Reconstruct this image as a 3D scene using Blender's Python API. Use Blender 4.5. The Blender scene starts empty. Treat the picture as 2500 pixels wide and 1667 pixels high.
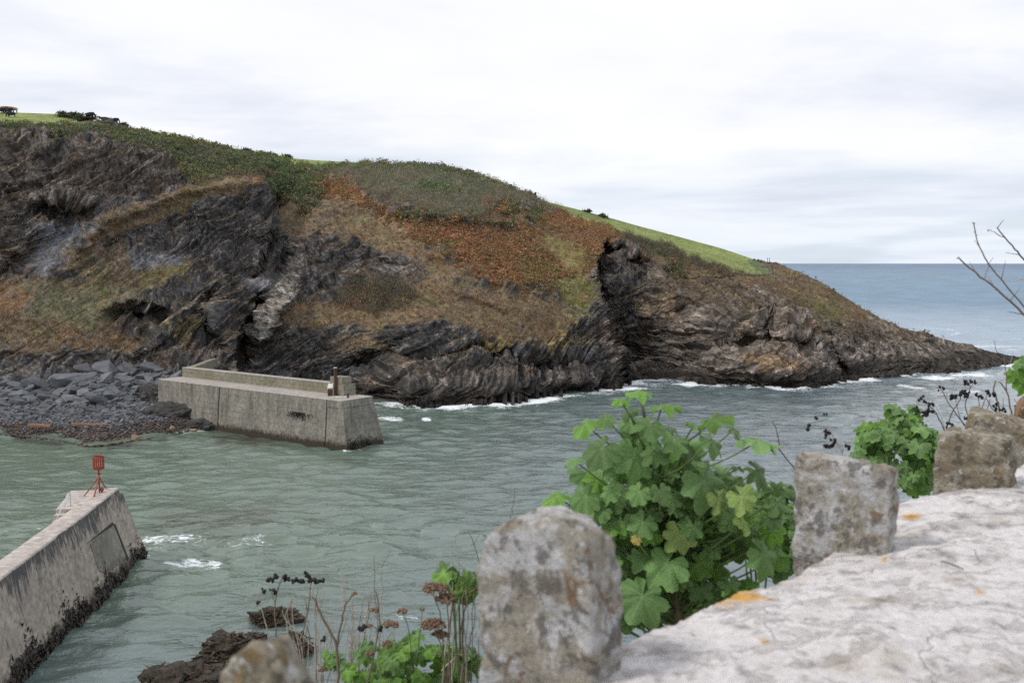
import bpy, bmesh, math, random
import numpy as np
from mathutils import Vector, Matrix

# ------------------------------------------------------------------ camera, sky, sun
SC = bpy.context.scene
COL = SC.collection
CAM_H, FPX, PITCH = 24.0, 2430.6, math.radians(4.505)
cam = bpy.data.objects.new('camera', bpy.data.cameras.new('camera'))
COL.objects.link(cam)
cam.data.lens, cam.data.sensor_width = 35.0, 36.0
cam.data.clip_start, cam.data.clip_end = 0.05, 90000.0
cam.location = (0, 0, CAM_H)
cam.rotation_euler = (math.pi / 2 - PITCH, 0, 0)
cam.data.dof.use_dof = True
cam.data.dof.focus_distance = 45.0
cam.data.dof.aperture_fstop = 7.0
SC.camera = cam

SUN_AZ, SUN_EL = math.radians(-105), math.radians(50)     # azimuth from +Y towards +X
world = bpy.data.worlds.new('World'); SC.world = world; world.use_nodes = True
wn, wl = world.node_tree.nodes, world.node_tree.links
wn.clear()
def wnode(t, **k):
    n = wn.new(t)
    for a, b in k.items(): setattr(n, a, b)
    return n
w_out = wnode('ShaderNodeOutputWorld')
w_sky = wnode('ShaderNodeTexSky', sky_type='NISHITA', sun_disc=False)
w_sky.sun_elevation = SUN_EL; w_sky.sun_rotation = SUN_AZ; w_sky.altitude = 20
bg_sky = wnode('ShaderNodeBackground'); bg_sky.inputs['Strength'].default_value = 0.1
bg_cl = wnode('ShaderNodeBackground'); bg_cl.inputs['Strength'].default_value = 1.0
w_mix = wnode('ShaderNodeMixShader')
wl.new(w_sky.outputs[0], bg_sky.inputs['Color'])
w_tc = wnode('ShaderNodeTexCoord')
w_sep = wnode('ShaderNodeSeparateXYZ'); wl.new(w_tc.outputs['Generated'], w_sep.inputs[0])
def wmath(op, a, b=None, clamp=False):
    n = wnode('ShaderNodeMath', operation=op, use_clamp=clamp)
    for i, v in enumerate((a, b)):
        if v is None: continue
        if isinstance(v, (int, float)): n.inputs[i].default_value = v
        else: wl.new(v, n.inputs[i])
    return n.outputs[0]
# a flat deck of stratocumulus: directions are projected on a plane, softened at the horizon
zz = wmath('ADD', wmath('MAXIMUM', w_sep.outputs[2], 0.0), 0.075)
cu = wmath('DIVIDE', w_sep.outputs[0], zz); cv = wmath('DIVIDE', w_sep.outputs[1], zz)
w_cmb = wnode('ShaderNodeCombineXYZ'); wl.new(cu, w_cmb.inputs[0]); wl.new(cv, w_cmb.inputs[1])
def wnoise(scale, detail, rough, off, dist=0.0):
    m = wnode('ShaderNodeMapping'); m.inputs['Location'].default_value = off
    wl.new(w_cmb.outputs[0], m.inputs[0])
    n = wnode('ShaderNodeTexNoise'); n.inputs['Scale'].default_value = scale
    n.inputs['Detail'].default_value = detail; n.inputs['Roughness'].default_value = rough
    n.inputs['Distortion'].default_value = dist
    wl.new(m.outputs[0], n.inputs['Vector']); return n.outputs['Fac']
n_big = wnoise(0.42, 6, 0.55, (3.1, 1.7, 0), 0.3)
n_med = wnoise(0.95, 7, 0.55, (7.3, 2.9, 4), 0.2)
n_gap = wnoise(0.30, 6, 0.5, (11.7, 5.2, 9), 0.4)
def wramp(fac, stops):
    r = wnode('ShaderNodeValToRGB'); wl.new(fac, r.inputs[0])
    e = r.color_ramp.elements
    e[0].position, e[0].color = stops[0][0], (*stops[0][1], 1)
    e[1].position, e[1].color = stops[-1][0], (*stops[-1][1], 1)
    for p, c in stops[1:-1]:
        q = e.new(p); q.color = (*c, 1)
    return r.outputs[0]
shade = wmath('ADD', wmath('MULTIPLY', n_big, 0.62), wmath('MULTIPLY', n_med, 0.38))
cl_col = wramp(shade, [(0.36, (0.575, 0.61, 0.69)), (0.435, (0.675, 0.70, 0.765)), (0.50, (0.755, 0.77, 0.805)), (0.60, (0.80, 0.81, 0.828))])
veil = wnode('ShaderNodeMix', data_type='RGBA'); wl.new(wramp(n_gap, [(0.40, (0.75, 0.75, 0.75)), (0.52, (0, 0, 0))]), veil.inputs[0])
wl.new(cl_col, veil.inputs[6]); veil.inputs[7].default_value = (0.525, 0.60, 0.69, 1)      # thin veil where the deck opens: blue shows through
low = wnode('ShaderNodeMix', data_type='RGBA'); wl.new(wramp(w_sep.outputs[2], [(0.0, (0.55, 0.55, 0.55)), (0.11, (0, 0, 0))]), low.inputs[0])
wl.new(veil.outputs[2], low.inputs[6]); low.inputs[7].default_value = (0.59, 0.665, 0.75, 1)   # air between the eye and the far deck
wl.new(low.outputs[2], bg_cl.inputs['Color'])
gap = wramp(n_gap, [(0.34, (0.86, 0.86, 0.86)), (0.46, (1, 1, 1))])
wl.new(gap, w_mix.inputs[0]); wl.new(bg_sky.outputs[0], w_mix.inputs[1]); wl.new(bg_cl.outputs[0], w_mix.inputs[2])
wl.new(w_mix.outputs[0], w_out.inputs[0])

sun = bpy.data.objects.new('sun', bpy.data.lights.new('sun', 'SUN'))
COL.objects.link(sun)
sun.data.energy, sun.data.angle, sun.data.color = 1.5, math.radians(11), (1.0, 0.955, 0.89)
sd = Vector((math.sin(SUN_AZ) * math.cos(SUN_EL), math.cos(SUN_AZ) * math.cos(SUN_EL), math.sin(SUN_EL)))
sun.rotation_euler = sd.to_track_quat('Z', 'Y').to_euler()

SC.view_settings.view_transform = 'Standard'; SC.view_settings.look = 'None'
SC.view_settings.exposure = 0.34; SC.view_settings.gamma = 1.0
SC.view_settings.use_curve_mapping = False
SC.render.engine = 'CYCLES'
SC.cycles.use_denoising = False          # the grain of the samples is finer than what the denoiser leaves of the rock
SC.cycles.sample_clamp_direct = 3.0; SC.cycles.sample_clamp_indirect = 2.0
SC.cycles.max_bounces = 6; SC.cycles.transparent_max_bounces = 6

# ------------------------------------------------------------------ helpers
rng = np.random.default_rng(11)
random.seed(5)
sinp, cosp = math.sin(PITCH), math.cos(PITCH)
DS = 2500.0 / 2352.0                       # sizes read off a 2352-wide view of the photograph
def ray(px, py):
    dx = (np.asarray(px, float) - 1250.0) / FPX; dy = (833.5 - np.asarray(py, float)) / FPX
    return dx, cosp + dy * sinp, -sinp + dy * cosp
def at(px, py, Y):
    dx, ry, rz = ray(px, py); t = Y / ry
    return Vector((float(dx * t), float(Y), float(CAM_H + rz * t)))
def atz(px, py, z):
    dx, ry, rz = ray(px, py); t = (z - CAM_H) / rz
    return Vector((float(dx * t), float(ry * t), float(z)))
def project(P):
    X, Y, Z = P[:, 0], P[:, 1], P[:, 2] - CAM_H
    d = Y * cosp - Z * sinp; u = Y * sinp + Z * cosp
    d = np.maximum(d, 1e-3)
    return 1250 + FPX * X / d, 833.5 - FPX * u / d

_pr = np.random.default_rng(3)
PERM = np.tile(_pr.permutation(256), 3)
GR = _pr.normal(size=(256, 3)); GR /= np.linalg.norm(GR, axis=1)[:, None]
GR = GR.astype(np.float32)
def pn(P, scale=1.0, seed=0.0):
    P = np.asarray(P, np.float32) * np.float32(scale) + np.float32(seed * 17.31)
    I = np.floor(P).astype(np.int64); F = P - I; I &= 255
    U = F * F * F * (F * (F * 6 - 15) + 10)
    out = 0
    for cx in (0, 1):
        wx = U[:, 0] if cx else 1 - U[:, 0]
        a = PERM[(I[:, 0] + cx) & 255]
        for cy in (0, 1):
            wy = U[:, 1] if cy else 1 - U[:, 1]
            b = PERM[(a + I[:, 1] + cy) & 255]
            for cz in (0, 1):
                wz = U[:, 2] if cz else 1 - U[:, 2]
                g = GR[PERM[(b + I[:, 2] + cz) & 255]]
                d = g[:, 0] * (F[:, 0] - cx) + g[:, 1] * (F[:, 1] - cy) + g[:, 2] * (F[:, 2] - cz)
                out = out + wx * wy * wz * d
    return out * 1.5
def fbm(P, scale, octv=4, seed=0, gain=0.5):
    s, a, t = 0, 1.0, 0
    for k in range(octv):
        s = s + a * pn(P, scale * 2 ** k, seed + k * 1.7); t += a; a *= gain
    return s / t
def sst(a, b, x):
    t = np.clip((x - a) / (b - a), 0, 1); return t * t * (3 - 2 * t)
def lerp(a, b, w): return a + (b - a) * w

def npmesh(name, V, F, col=None, smooth=False, attrs=None):
    V = np.asarray(V, np.float32); F = np.asarray(F, np.int32)
    me = bpy.data.meshes.new(name)
    k = F.shape[1]
    me.vertices.add(len(V)); me.vertices.foreach_set('co', V.ravel())
    me.loops.add(F.size); me.loops.foreach_set('vertex_index', F.ravel())
    me.polygons.add(len(F)); me.polygons.foreach_set('loop_start', np.arange(0, F.size, k, dtype=np.int32))
    me.polygons.foreach_set('use_smooth', np.full(len(F), smooth))
    me.update(calc_edges=True)
    if col is not None:
        c = np.ones((len(V), 4), np.float32); c[:, :3] = col
        a = me.color_attributes.new('Col', 'FLOAT_COLOR', 'POINT'); a.data.foreach_set('color', c.ravel())
    for nm, v in (attrs or {}).items():
        a = me.attributes.new(nm, 'FLOAT', 'POINT'); a.data.foreach_set('value', np.asarray(v, np.float32))
    return me
def grid_faces(nr, nc):
    i = np.arange(nr - 1)[:, None] * nc + np.arange(nc - 1)[None]
    i = i.ravel(); return np.stack([i, i + 1, i + nc + 1, i + nc], 1)

def tag(o, label=None, cat=None, group=None, kind=None):
    if label: o['label'] = label
    if cat: o['category'] = cat
    if group: o['group'] = group
    if kind: o['kind'] = kind
    return o
def link(name, me, mat=None, parent=None):
    o = bpy.data.objects.new(name, me); COL.objects.link(o)
    if mat is not None and not (me.materials and me.materials[0] == mat):
        me.materials.clear(); me.materials.append(mat)
    if parent is not None:
        o.parent = parent
        o.matrix_parent_inverse = Matrix.Translation(-WORLD_LOC.get(parent.name, Vector((0, 0, 0))))
    return o
WORLD_LOC = {}
def empty(name, loc, label=None, cat=None, group=None):
    o = bpy.data.objects.new(name, None); COL.objects.link(o); o.location = loc
    o.empty_display_size = 0.2
    WORLD_LOC[o.name] = Vector(loc); return tag(o, label, cat, group)

ICO = {}
class MB:
    """collects vertices and faces of one mesh"""
    def __init__(s): s.v, s.f, s.c = [], [], []
    def poly(s, pts, faces, c=None):
        n = len(s.v); s.v += [tuple(p) for p in pts]; s.f += [tuple(n + i for i in f) for f in faces]
        s.c += [c or (1, 1, 1)] * len(pts)
    def hexa(s, lo, hi):                      # 4 bottom points, 4 top points
        s.poly(list(lo) + list(hi), [(3, 2, 1, 0), (4, 5, 6, 7), (0, 1, 5, 4), (1, 2, 6, 5), (2, 3, 7, 6), (3, 0, 4, 7)])
    def box(s, c, d, rz=0.0):
        M = Matrix.Rotation(rz, 3, 'Z'); c = Vector(c)
        q = [c + M @ Vector((sx * d[0] / 2, sy * d[1] / 2, sz * d[2] / 2)) for sz in (-1, 1) for sx, sy in ((-1, -1), (1, -1), (1, 1), (-1, 1))]
        s.hexa(q[:4], q[4:])
    def tube(s, pts, rad, n=6, c=None):
        pts = [Vector(p) for p in pts]
        if isinstance(rad, (int, float)): rad = [rad] * len(pts)
        rings = []
        for i, p in enumerate(pts):
            d = (pts[min(i + 1, len(pts) - 1)] - pts[max(i - 1, 0)]).normalized()
            a = d.cross(Vector((0.31, 0.17, 0.93) if abs(d.z) < 0.9 else (1, 0.1, 0))).normalized(); b = d.cross(a)
            rings.append([p + (a * math.cos(2 * math.pi * k / n) + b * math.sin(2 * math.pi * k / n)) * rad[i] for k in range(n)])
        fs = []
        for i in range(len(pts) - 1):
            for k in range(n):
                fs.append((i * n + k, i * n + (k + 1) % n, (i + 1) * n + (k + 1) % n, (i + 1) * n + k))
        fs.append(tuple(range(n - 1, -1, -1))); fs.append(tuple((len(pts) - 1) * n + k for k in range(n)))
        s.poly([p for r in rings for p in r], fs, c)
    def ball(s, c, r, sub=1, c_=None, sq=(1, 1, 1)):
        if sub not in ICO:
            bm = bmesh.new(); bmesh.ops.create_icosphere(bm, subdivisions=sub, radius=1); bm.verts.index_update()
            ICO[sub] = ([tuple(v.co) for v in bm.verts], [tuple(v.index for v in f.verts) for f in bm.faces]); bm.free()
        vs, fs = ICO[sub]
        s.poly([(c[0] + x * r * sq[0], c[1] + y * r * sq[1], c[2] + z * r * sq[2]) for x, y, z in vs], fs, c_)
    def mesh(s, name, smooth=False, bevel=0.0, col=False):
        me = bpy.data.meshes.new(name); me.from_pydata(s.v, [], s.f); me.update()
        if bevel:
            bm = bmesh.new(); bm.from_mesh(me)
            bmesh.ops.bevel(bm, geom=bm.edges[:], offset=bevel, segments=2, affect='EDGES', profile=0.6)
            bm.to_mesh(me); bm.free()
        elif col:
            a = me.color_attributes.new('Col', 'FLOAT_COLOR', 'POINT')
            a.data.foreach_set('color', np.array([(*c, 1) for c in s.c], np.float32).ravel())
        if smooth: me.polygons.foreach_set('use_smooth', np.ones(len(me.polygons), bool))
        return me
    def build(s, name, mat, parent=None, smooth=False, bevel=0.0, col=False):
        return link(name, s.mesh(name, smooth, bevel, col), mat, parent)

# ------------------------------------------------------------------ materials
class NT:
    def __init__(s, name):
        s.m = bpy.data.materials.new(name); s.m.use_nodes = True
        s.n, s.l = s.m.node_tree.nodes, s.m.node_tree.links
        s.bsdf = s.n['Principled BSDF']; s.out = s.n['Material Output']
        s.tc = s.n.new('ShaderNodeTexCoord')
    def new(s, t, **k):
        n = s.n.new(t)
        for a, b in k.items(): setattr(n, a, b)
        return n
    def put(s, sock, v):
        if isinstance(v, bpy.types.NodeSocket): s.l.new(v, sock)
        else: sock.default_value = v
    def noise(s, scale, detail=4, rough=0.55, vec=None, stretch=None, dist=0.0, rot=None):
        v = vec or s.tc.outputs['Object']
        if stretch or rot:
            m = s.new('ShaderNodeMapping'); s.l.new(v, m.inputs[0])
            if stretch: m.inputs['Scale'].default_value = stretch
            if rot: m.inputs['Rotation'].default_value = rot
            v = m.outputs[0]
        n = s.new('ShaderNodeTexNoise'); s.l.new(v, n.inputs['Vector'])
        for k, x in (('Scale', scale), ('Detail', detail), ('Roughness', rough), ('Distortion', dist)): n.inputs[k].default_value = x
        return n.outputs['Fac']
    def ramp(s, fac, stops):
        r = s.new('ShaderNodeValToRGB'); s.l.new(fac, r.inputs[0]); e = r.color_ramp.elements
        f = lambda c: (c, c, c, 1) if isinstance(c, (int, float)) else (*c, 1)
        e[0].position, e[0].color = stops[0][0], f(stops[0][1]); e[1].position, e[1].color = stops[-1][0], f(stops[-1][1])
        for p, c in stops[1:-1]: e.new(p).color = f(c)
        return r.outputs[0]
    def math(s, op, a, b=0.0, clamp=False):
        n = s.new('ShaderNodeMath', operation=op, use_clamp=clamp); s.put(n.inputs[0], a); s.put(n.inputs[1], b); return n.outputs[0]
    def mix(s, fac, a, b, blend='MIX'):
        n = s.new('ShaderNodeMix', data_type='RGBA', blend_type=blend)
        s.put(n.inputs[0], fac)
        for i, v in ((6, a), (7, b)): s.put(n.inputs[i], (*v, 1) if isinstance(v, tuple) and len(v) == 3 else v)
        return n.outputs[2]
    def attr(s, name, col=True):
        n = s.new('ShaderNodeAttribute', attribute_name=name); return n.outputs['Color' if col else 'Fac']
    def bump(s, h, dist, strength=1.0, normal=None):
        n = s.new('ShaderNodeBump'); n.inputs['Distance'].default_value = dist; n.inputs['Strength'].default_value = strength
        s.l.new(h, n.inputs['Height'])
        if normal is not None: s.l.new(normal, n.inputs['Normal'])
        return n.outputs[0]
    def fin(s, color, rough=0.8, normal=None, spec=0.3):
        s.put(s.bsdf.inputs['Base Color'], (*color, 1) if isinstance(color, tuple) else color)
        s.put(s.bsdf.inputs['Roughness'], rough); s.put(s.bsdf.inputs['Specular IOR Level'], spec)
        if normal is not None: s.l.new(normal, s.bsdf.inputs['Normal'])
        return s.m
    def randomize(s, color, lo=0.7, hi=1.25):
        oi = s.new('ShaderNodeObjectInfo')
        return s.mix(1.0, color, s.ramp(oi.outputs['Random'], [(0, lo), (1, hi)]), 'MULTIPLY')

def m_cliff():
    t = NT('cliff_ground')
    rk = t.attr('rock', False)
    fine = t.noise(1.3, 8, 0.75); s_, c_ = t.attr('bed', False), t.attr('run', False)        # bedding coordinates of the slate
    def beds(a, b, det):
        v = t.new('ShaderNodeCombineXYZ'); t.put(v.inputs[0], t.math('MULTIPLY', s_, a)); t.put(v.inputs[1], t.math('MULTIPLY', c_, b)); t.put(v.inputs[2], t.math('MULTIPLY', t.math('ADD', c_, s_), b * 0.4))
        return t.noise(1.0, det, 0.62, v.outputs[0], dist=0.0)
    lam, lam2 = beds(1.25, 0.42, 6), beds(3.6, 1.7, 6)
    c = t.mix(1.0, t.attr('Col'), t.ramp(fine, [(0.28, 0.5), (0.5, 0.95), (0.72, 1.6)]), 'MULTIPLY')
    lamc = t.mix(1.0, t.ramp(lam, [(0.34, 0.45), (0.5, 0.95), (0.66, 1.7)]), t.ramp(lam2, [(0.34, 0.5), (0.5, 0.95), (0.68, 1.9)]), 'MULTIPLY')
    c = t.mix(1.0, c, t.mix(rk, (1, 1, 1), lamc), 'MULTIPLY')
    h = t.math('ADD', t.math('MULTIPLY', t.math('ADD', lam, t.math('MULTIPLY', lam2, 0.5)), t.math('MULTIPLY', rk, 1.8)), t.noise(2.2, 6, 0.7))
    return t.fin(c, 0.78, t.bump(h, 0.55), 0.25)
def m_vcol(name, rough=0.8, nscale=6.0, lo=0.75, hi=1.3, spec=0.2, bump=0.0, trans=0.0):
    t = NT(name); c = t.mix(1.0, t.attr('Col'), t.ramp(t.noise(nscale, 4), [(0.3, lo), (0.7, hi)]), 'MULTIPLY')
    nrm = t.bump(t.noise(nscale * 2, 5), bump) if bump else None
    t.fin(c, rough, nrm, spec)
    if trans:
        tr = t.new('ShaderNodeBsdfTranslucent'); t.put(tr.inputs[0], c)
        mx = t.new('ShaderNodeMixShader'); mx.inputs[0].default_value = trans
        t.l.new(t.bsdf.outputs[0], mx.inputs[1]); t.l.new(tr.outputs[0], mx.inputs[2]); t.l.new(mx.outputs[0], t.out.inputs[0])
    return t.m
def m_plain(name, c, rough=0.6, nscale=8.0, lo=0.7, hi=1.25, spec=0.3, metal=0.0, bump=0.0):
    t = NT(name); cc = t.mix(1.0, c, t.ramp(t.noise(nscale, 5), [(0.3, lo), (0.7, hi)]), 'MULTIPLY')
    t.bsdf.inputs['Metallic'].default_value = metal
    return t.fin(cc, rough, t.bump(t.noise(nscale * 2, 5), bump) if bump else None, spec)
# ------------------------------------------------------------------ the headland
# px | rows of the photograph at: shore, foot of cliff, lower cliff, mid, cliff top, upper slope, skyline | metres back from the shore
HL = [
 (-1000, (1030, 940, 800, 620, 350, 290, 255), (26, 38, 52, 72, 94, 130)),
 (-320, (1050, 945, 800, 620, 345, 300, 268), (30, 40, 52, 70, 90, 125)),
 (0,    (1060, 940, 800, 620, 345, 308, 274), (30, 40, 52, 70, 88, 122)),
 (150,  (1076, 930, 800, 620, 360, 318, 279), (33, 43, 55, 74, 92, 124)),
 (230,  (1092, 905, 800, 600, 368, 328, 300), (38, 47, 60, 80, 96, 120)),
 (350,  (1074, 897, 790, 600, 388, 348, 321), (36, 45, 58, 78, 95, 116)),
 (450,  (1056, 925, 770, 580, 432, 382, 339), (22, 40, 56, 74, 90, 112)),
 (520,  (1040, 940, 765, 590, 445, 392, 354), (20, 38, 54, 72, 88, 110)),
 (600,  (975, 925, 750, 600, 445, 400, 369), (5, 16, 28, 46, 62, 86)),
 (680,  (968, 922, 740, 605, 450, 408, 384), (4, 14, 26, 44, 60, 86)),
 (760,  (962, 920, 740, 620, 460, 420, 391), (4, 13, 25, 44, 62, 90)),
 (880,  (964, 922, 760, 640, 480, 430, 397), (4, 13, 26, 46, 66, 94)),
 (1000, (988, 930, 780, 660, 500, 440, 399), (4, 14, 27, 50, 72, 100)),
 (1110, (988, 928, 785, 670, 520, 450, 411), (4, 14, 27, 50, 72, 98)),
 (1180, (983, 925, 790, 682, 538, 470, 430), (4, 13, 26, 48, 70, 96)),
 (1265, (975, 920, 790, 690, 560, 505, 464), (4, 13, 25, 46, 68, 94)),
 (1340, (962, 910, 790, 700, 580, 530, 494), (4, 12, 23, 43, 66, 90)),
 (1440, (950, 900, 780, 690, 600, 560, 519), (3, 11, 21, 40, 62, 86)),
 (1500, (944, 895, 790, 695, 610, 572, 535), (3, 11, 21, 40, 62, 86)),
 (1545, (930, 890, 800, 700, 622, 585, 548), (3, 9, 19, 36, 56, 82)),
 (1650, (930, 890, 795, 720, 660, 622, 576), (3, 9, 18, 34, 50, 76)),
 (1760, (936, 885, 795, 735, 685, 652, 606), (2.5, 8, 18, 34, 48, 74)),
 (1850, (939, 885, 800, 745, 702, 674, 636), (2.5, 8, 18, 34, 46, 66)),
 (1900, (941, 888, 805, 760, 715, 690, 645), (2.5, 8, 17, 31, 44, 60)),
 (1960, (943, 890, 820, 775, 738, 708, 668), (2.5, 8, 17, 29, 40, 54)),
 (2010, (941, 893, 835, 798, 765, 737, 692), (2.5, 8, 16, 26, 36, 48)),
 (2055, (926, 893, 850, 815, 785, 760, 722), (2.5, 7, 13, 21, 28, 38)),
 (2110, (921, 895, 860, 835, 810, 788, 757), (2.5, 7, 12, 18, 24, 33)),
 (2160, (918, 896, 870, 850, 830, 810, 782), (2.5, 6, 11, 16, 21, 28)),
 (2220, (914, 896, 878, 862, 845, 828, 806), (2, 5, 9, 13, 18, 24)),
 (2300, (909, 895, 882, 871, 859, 846, 826), (2, 4.5, 8, 12, 16, 21)),
 (2380, (901, 892, 884, 876, 868, 860, 846), (1.5, 3.5, 6, 9, 12, 16)),
 (2430, (895, 889, 884, 879, 875, 871, 861), (1, 2.5, 4, 6, 8, 11)),
 (2485, (885, 883, 882, 881, 880, 879, 872), (0.6, 1.2, 2, 3, 4, 6)),
 (2512, (881, 880.6, 880.2, 879.8, 879.4, 879, 878), (0.4, 0.8, 1.2, 1.6, 2, 3)),
]
hx = np.concatenate([np.linspace(-1000, -330, 50), np.linspace(-320, 2512, 1230)]); NC = len(hx)
HPX = np.array([h[0] for h in HL], float); HPY = np.array([h[1] for h in HL], float); HOF = np.array([h[2] for h in HL], float)
def gsm(a, s, axis=0):
    k = np.arange(-int(3 * s), int(3 * s) + 1); w = np.exp(-k * k / (2 * s * s)); w /= w.sum()
    pad = [(0, 0)] * a.ndim; pad[axis] = (len(k) // 2,) * 2
    ap = np.pad(a, pad, mode='edge')
    return np.apply_along_axis(lambda v: np.convolve(v, w, 'valid'), axis, ap)
lpy = np.stack([np.interp(hx, HPX, HPY[:, i]) for i in range(7)], 1)
lof = np.stack([np.interp(hx, HPX, HOF[:, i]) for i in range(6)], 1)
lpy = np.concatenate([gsm(lpy[:, :6], 8), gsm(lpy[:, 6:], 3)], 1); lof = gsm(lof, 14)
_, ry0, rz0 = ray(hx, lpy[:, 0]); shoreY = -CAM_H / rz0 * ry0
lY = np.concatenate([shoreY[:, None], shoreY[:, None] + lof], 1)
ROWS = (56, 74, 84, 104, 52, 44)
rowpy, rowY = [], []
for i, n in enumerate(ROWS):
    for k in range(n):
        w = k / n
        rowpy.append(lerp(lpy[:, i], lpy[:, i + 1], w)); rowY.append(lerp(lY[:, i], lY[:, i + 1], w))
rowpy.append(lpy[:, 6]); rowY.append(lY[:, 6])
GPY = np.array(rowpy); GY = gsm(np.array(rowY), 9, 0); NRV = len(GPY)
GY[0] = shoreY
GPX = np.broadcast_to(hx, GPY.shape)
# relief: gullies, ribs, caves and buttresses, as offsets in metres (positive = farther back); points in 2352-wide pixels
dxv, dyv = GPX / DS, GPY / DS
def polydist(x, y, pts):
    best = np.full(x.shape, 1e9); side = np.zeros(x.shape); tt = np.zeros(x.shape); n = len(pts) - 1
    for i in range(n):
        (x0, y0), (x1, y1) = pts[i], pts[i + 1]; ex, ey = x1 - x0, y1 - y0; L2 = ex * ex + ey * ey
        t = np.clip(((x - x0) * ex + (y - y0) * ey) / L2, 0, 1)
        d = np.hypot(x - x0 - t * ex, y - y0 - t * ey); m = d < best
        best = np.where(m, d, best); side = np.where(m, np.sign(ex * (y - y0) - ey * (x - x0)), side); tt = np.where(m, (i + t) / n, tt)
    return best, side, tt
wob = np.stack([dxv.ravel() / 30, dyv.ravel() / 30, np.zeros(dxv.size)], 1)
wx = (fbm(wob, 1, 4, 1, 0.65) * 40).reshape(dxv.shape); wy = (fbm(wob, 1, 4, 9, 0.65) * 27).reshape(dxv.shape)
fx, fy = dxv + wx * 0.4, dyv + wy * 0.4
OFF = np.zeros(dxv.shape)
def gully(pts, w, amp):
    global OFF
    d, s, t = polydist(fx, fy, pts); OFF += amp * np.exp(-(d / w) ** 2)
def step(pts, w, amp, decay, left=0.0, ldecay=80):
    """right-hand side (screen right for a line drawn downwards) lies farther back"""
    global OFF
    d, s, t = polydist(fx, fy, pts); sd_ = -s * d
    end = sst(0, 0.08, t) * sst(0, 0.08, 1 - t)
    OFF += end * (amp * sst(-w, w, sd_) * np.exp(-np.maximum(sd_, 0) / decay) + left * sst(w, -w, sd_) * np.exp(np.minimum(sd_, 0) / ldecay))
def blob(x, y, rx, ry, amp, p=1.0):
    global OFF
    OFF += amp * np.exp(-(((fx - x) / rx) ** 2 + ((fy - y) / ry) ** 2) ** p)
step([(1392, 545), (1374, 590), (1369, 640), (1376, 690), (1396, 740), (1414, 790), (1424, 830), (1432, 930)], 3.5, 24, 95, -4, 60)
blob(1428, 795, 11, 22, 14, 2)
step([(596, 395), (622, 440), (632, 500), (622, 560), (575, 640)], 7, 9, 110, -2, 60)
gully([(600, 690), (575, 750), (556, 800), (545, 840)], 15, 8)
blob(315, 728, 52, 15, 4.5, 1.3); gully([(240, 708), (300, 683), (375, 702)], 9, -3.5)
gully([(825, 832), (950, 822), (1100, 806), (1230, 836), (1335, 842)], 13, 5.5)
gully([(840, 885), (1000, 890), (1180, 880), (1330, 872)], 22, -2.5)
blob(150, 490, 62, 24, 7, 1.5); gully([(90, 462), (160, 452), (215, 470)], 9, -3)
gully([(185, 562), (240, 505), (430, 438), (600, 408)], 14, -3.5); gully([(250, 570), (420, 505), (500, 560), (600, 560)], 30, 3)
gully([(30, 620), (110, 560), (200, 520)], 26, 4)
gully([(690, 635), (640, 720), (603, 790)], 11, -4)
gully([(1775, 705), (1763, 775)], 7, 4); gully([(1894, 767), (1930, 846), (1937, 872)], 8, 5)
blob(1745, 842, 120, 30, -5); gully([(1650, 795), (1760, 772), (1870, 792)], 9, 4.5)
gully([(900, 488), (1060, 506), (1210, 516), (1380, 527), (1440, 545)], 7, -1.6)
gully([(640, 470), (680, 430), (700, 380)], 26, 5)
gully([(730, 480), (850, 470)], 18, -1.2); gully([(690, 500), (640, 620)], 20, 3)
gully([(1040, 660), (1140, 700), (1240, 720)], 14, -1.2); gully([(1060, 690), (1160, 720)], 14, 1.0)
gully([(430, 700), (380, 760), (320, 810)], 22, -3); gully([(480, 690), (470, 760), (500, 800)], 16, 4)
gully([(780, 600), (950, 615), (1060, 605)], 18, 1.5)
shore_w = sst(0, 40, np.arange(NRV))[:, None]; top_w = sst(0, 40, NRV - 1 - np.arange(NRV))[:, None]
GY = GY + OFF * (0.25 + 0.75 * shore_w) * top_w
dx_, ry_, rz_ = ray(GPX, GPY); tt_ = GY / ry_
G = np.stack([dx_ * tt_, GY, CAM_H + rz_ * tt_], 2)
G[..., 2] += 0.0
# colours and cover --------------------------------------------------------------------------------
RS = 3.0; RW, RH = int(2352 / RS) + 1, int(1000 / RS) + 1
rx_, ry2_ = np.meshgrid(np.arange(RW) * RS, np.arange(RH) * RS)
def zone(pts, feather=10):
    ins = np.zeros(rx_.shape, bool); n = len(pts)
    for i in range(n):
        (x0, y0), (x1, y1) = pts[i], pts[(i + 1) % n]
        if y0 == y1: continue
        c = ((y0 > ry2_) != (y1 > ry2_)) & (rx_ < (x1 - x0) * (ry2_ - y0) / (y1 - y0) + x0); ins ^= c
    a = ins.astype(float); s = max(feather / RS / 1.5, 0.6)
    return gsm(gsm(a, s, 0), s, 1)
def sample(r, x, y):
    u = np.clip(np.abs(x) / RS, 0, RW - 1.001); v = np.clip(y / RS, 0, RH - 1.001); i, j = u.astype(int), v.astype(int); a, b = u - i, v - j
    return (r[j, i] * (1 - a) + r[j, i + 1] * a) * (1 - b) + (r[j + 1, i] * (1 - a) + r[j + 1, i + 1] * a) * b
GP = G.reshape(-1, 3); NV = len(GP)
n8, n3, n1 = fbm(GP, 1 / 9, 3, 2), fbm(GP, 1 / 3, 3, 5), fbm(GP, 1 / 1.0, 2, 8)
zx = np.maximum(dxv + wx, 0).ravel(); zy = (dyv + wy).ravel()
SLATE = np.array((0.092, 0.087, 0.085)); BROWNROCK = np.array((0.142, 0.120, 0.102)); WARM = np.array((0.195, 0.165, 0.140))
DRY = np.array((0.196, 0.140, 0.080)); RUST = np.array((0.262, 0.140, 0.066)); SCRUB = np.array((0.078, 0.088, 0.046))
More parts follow.
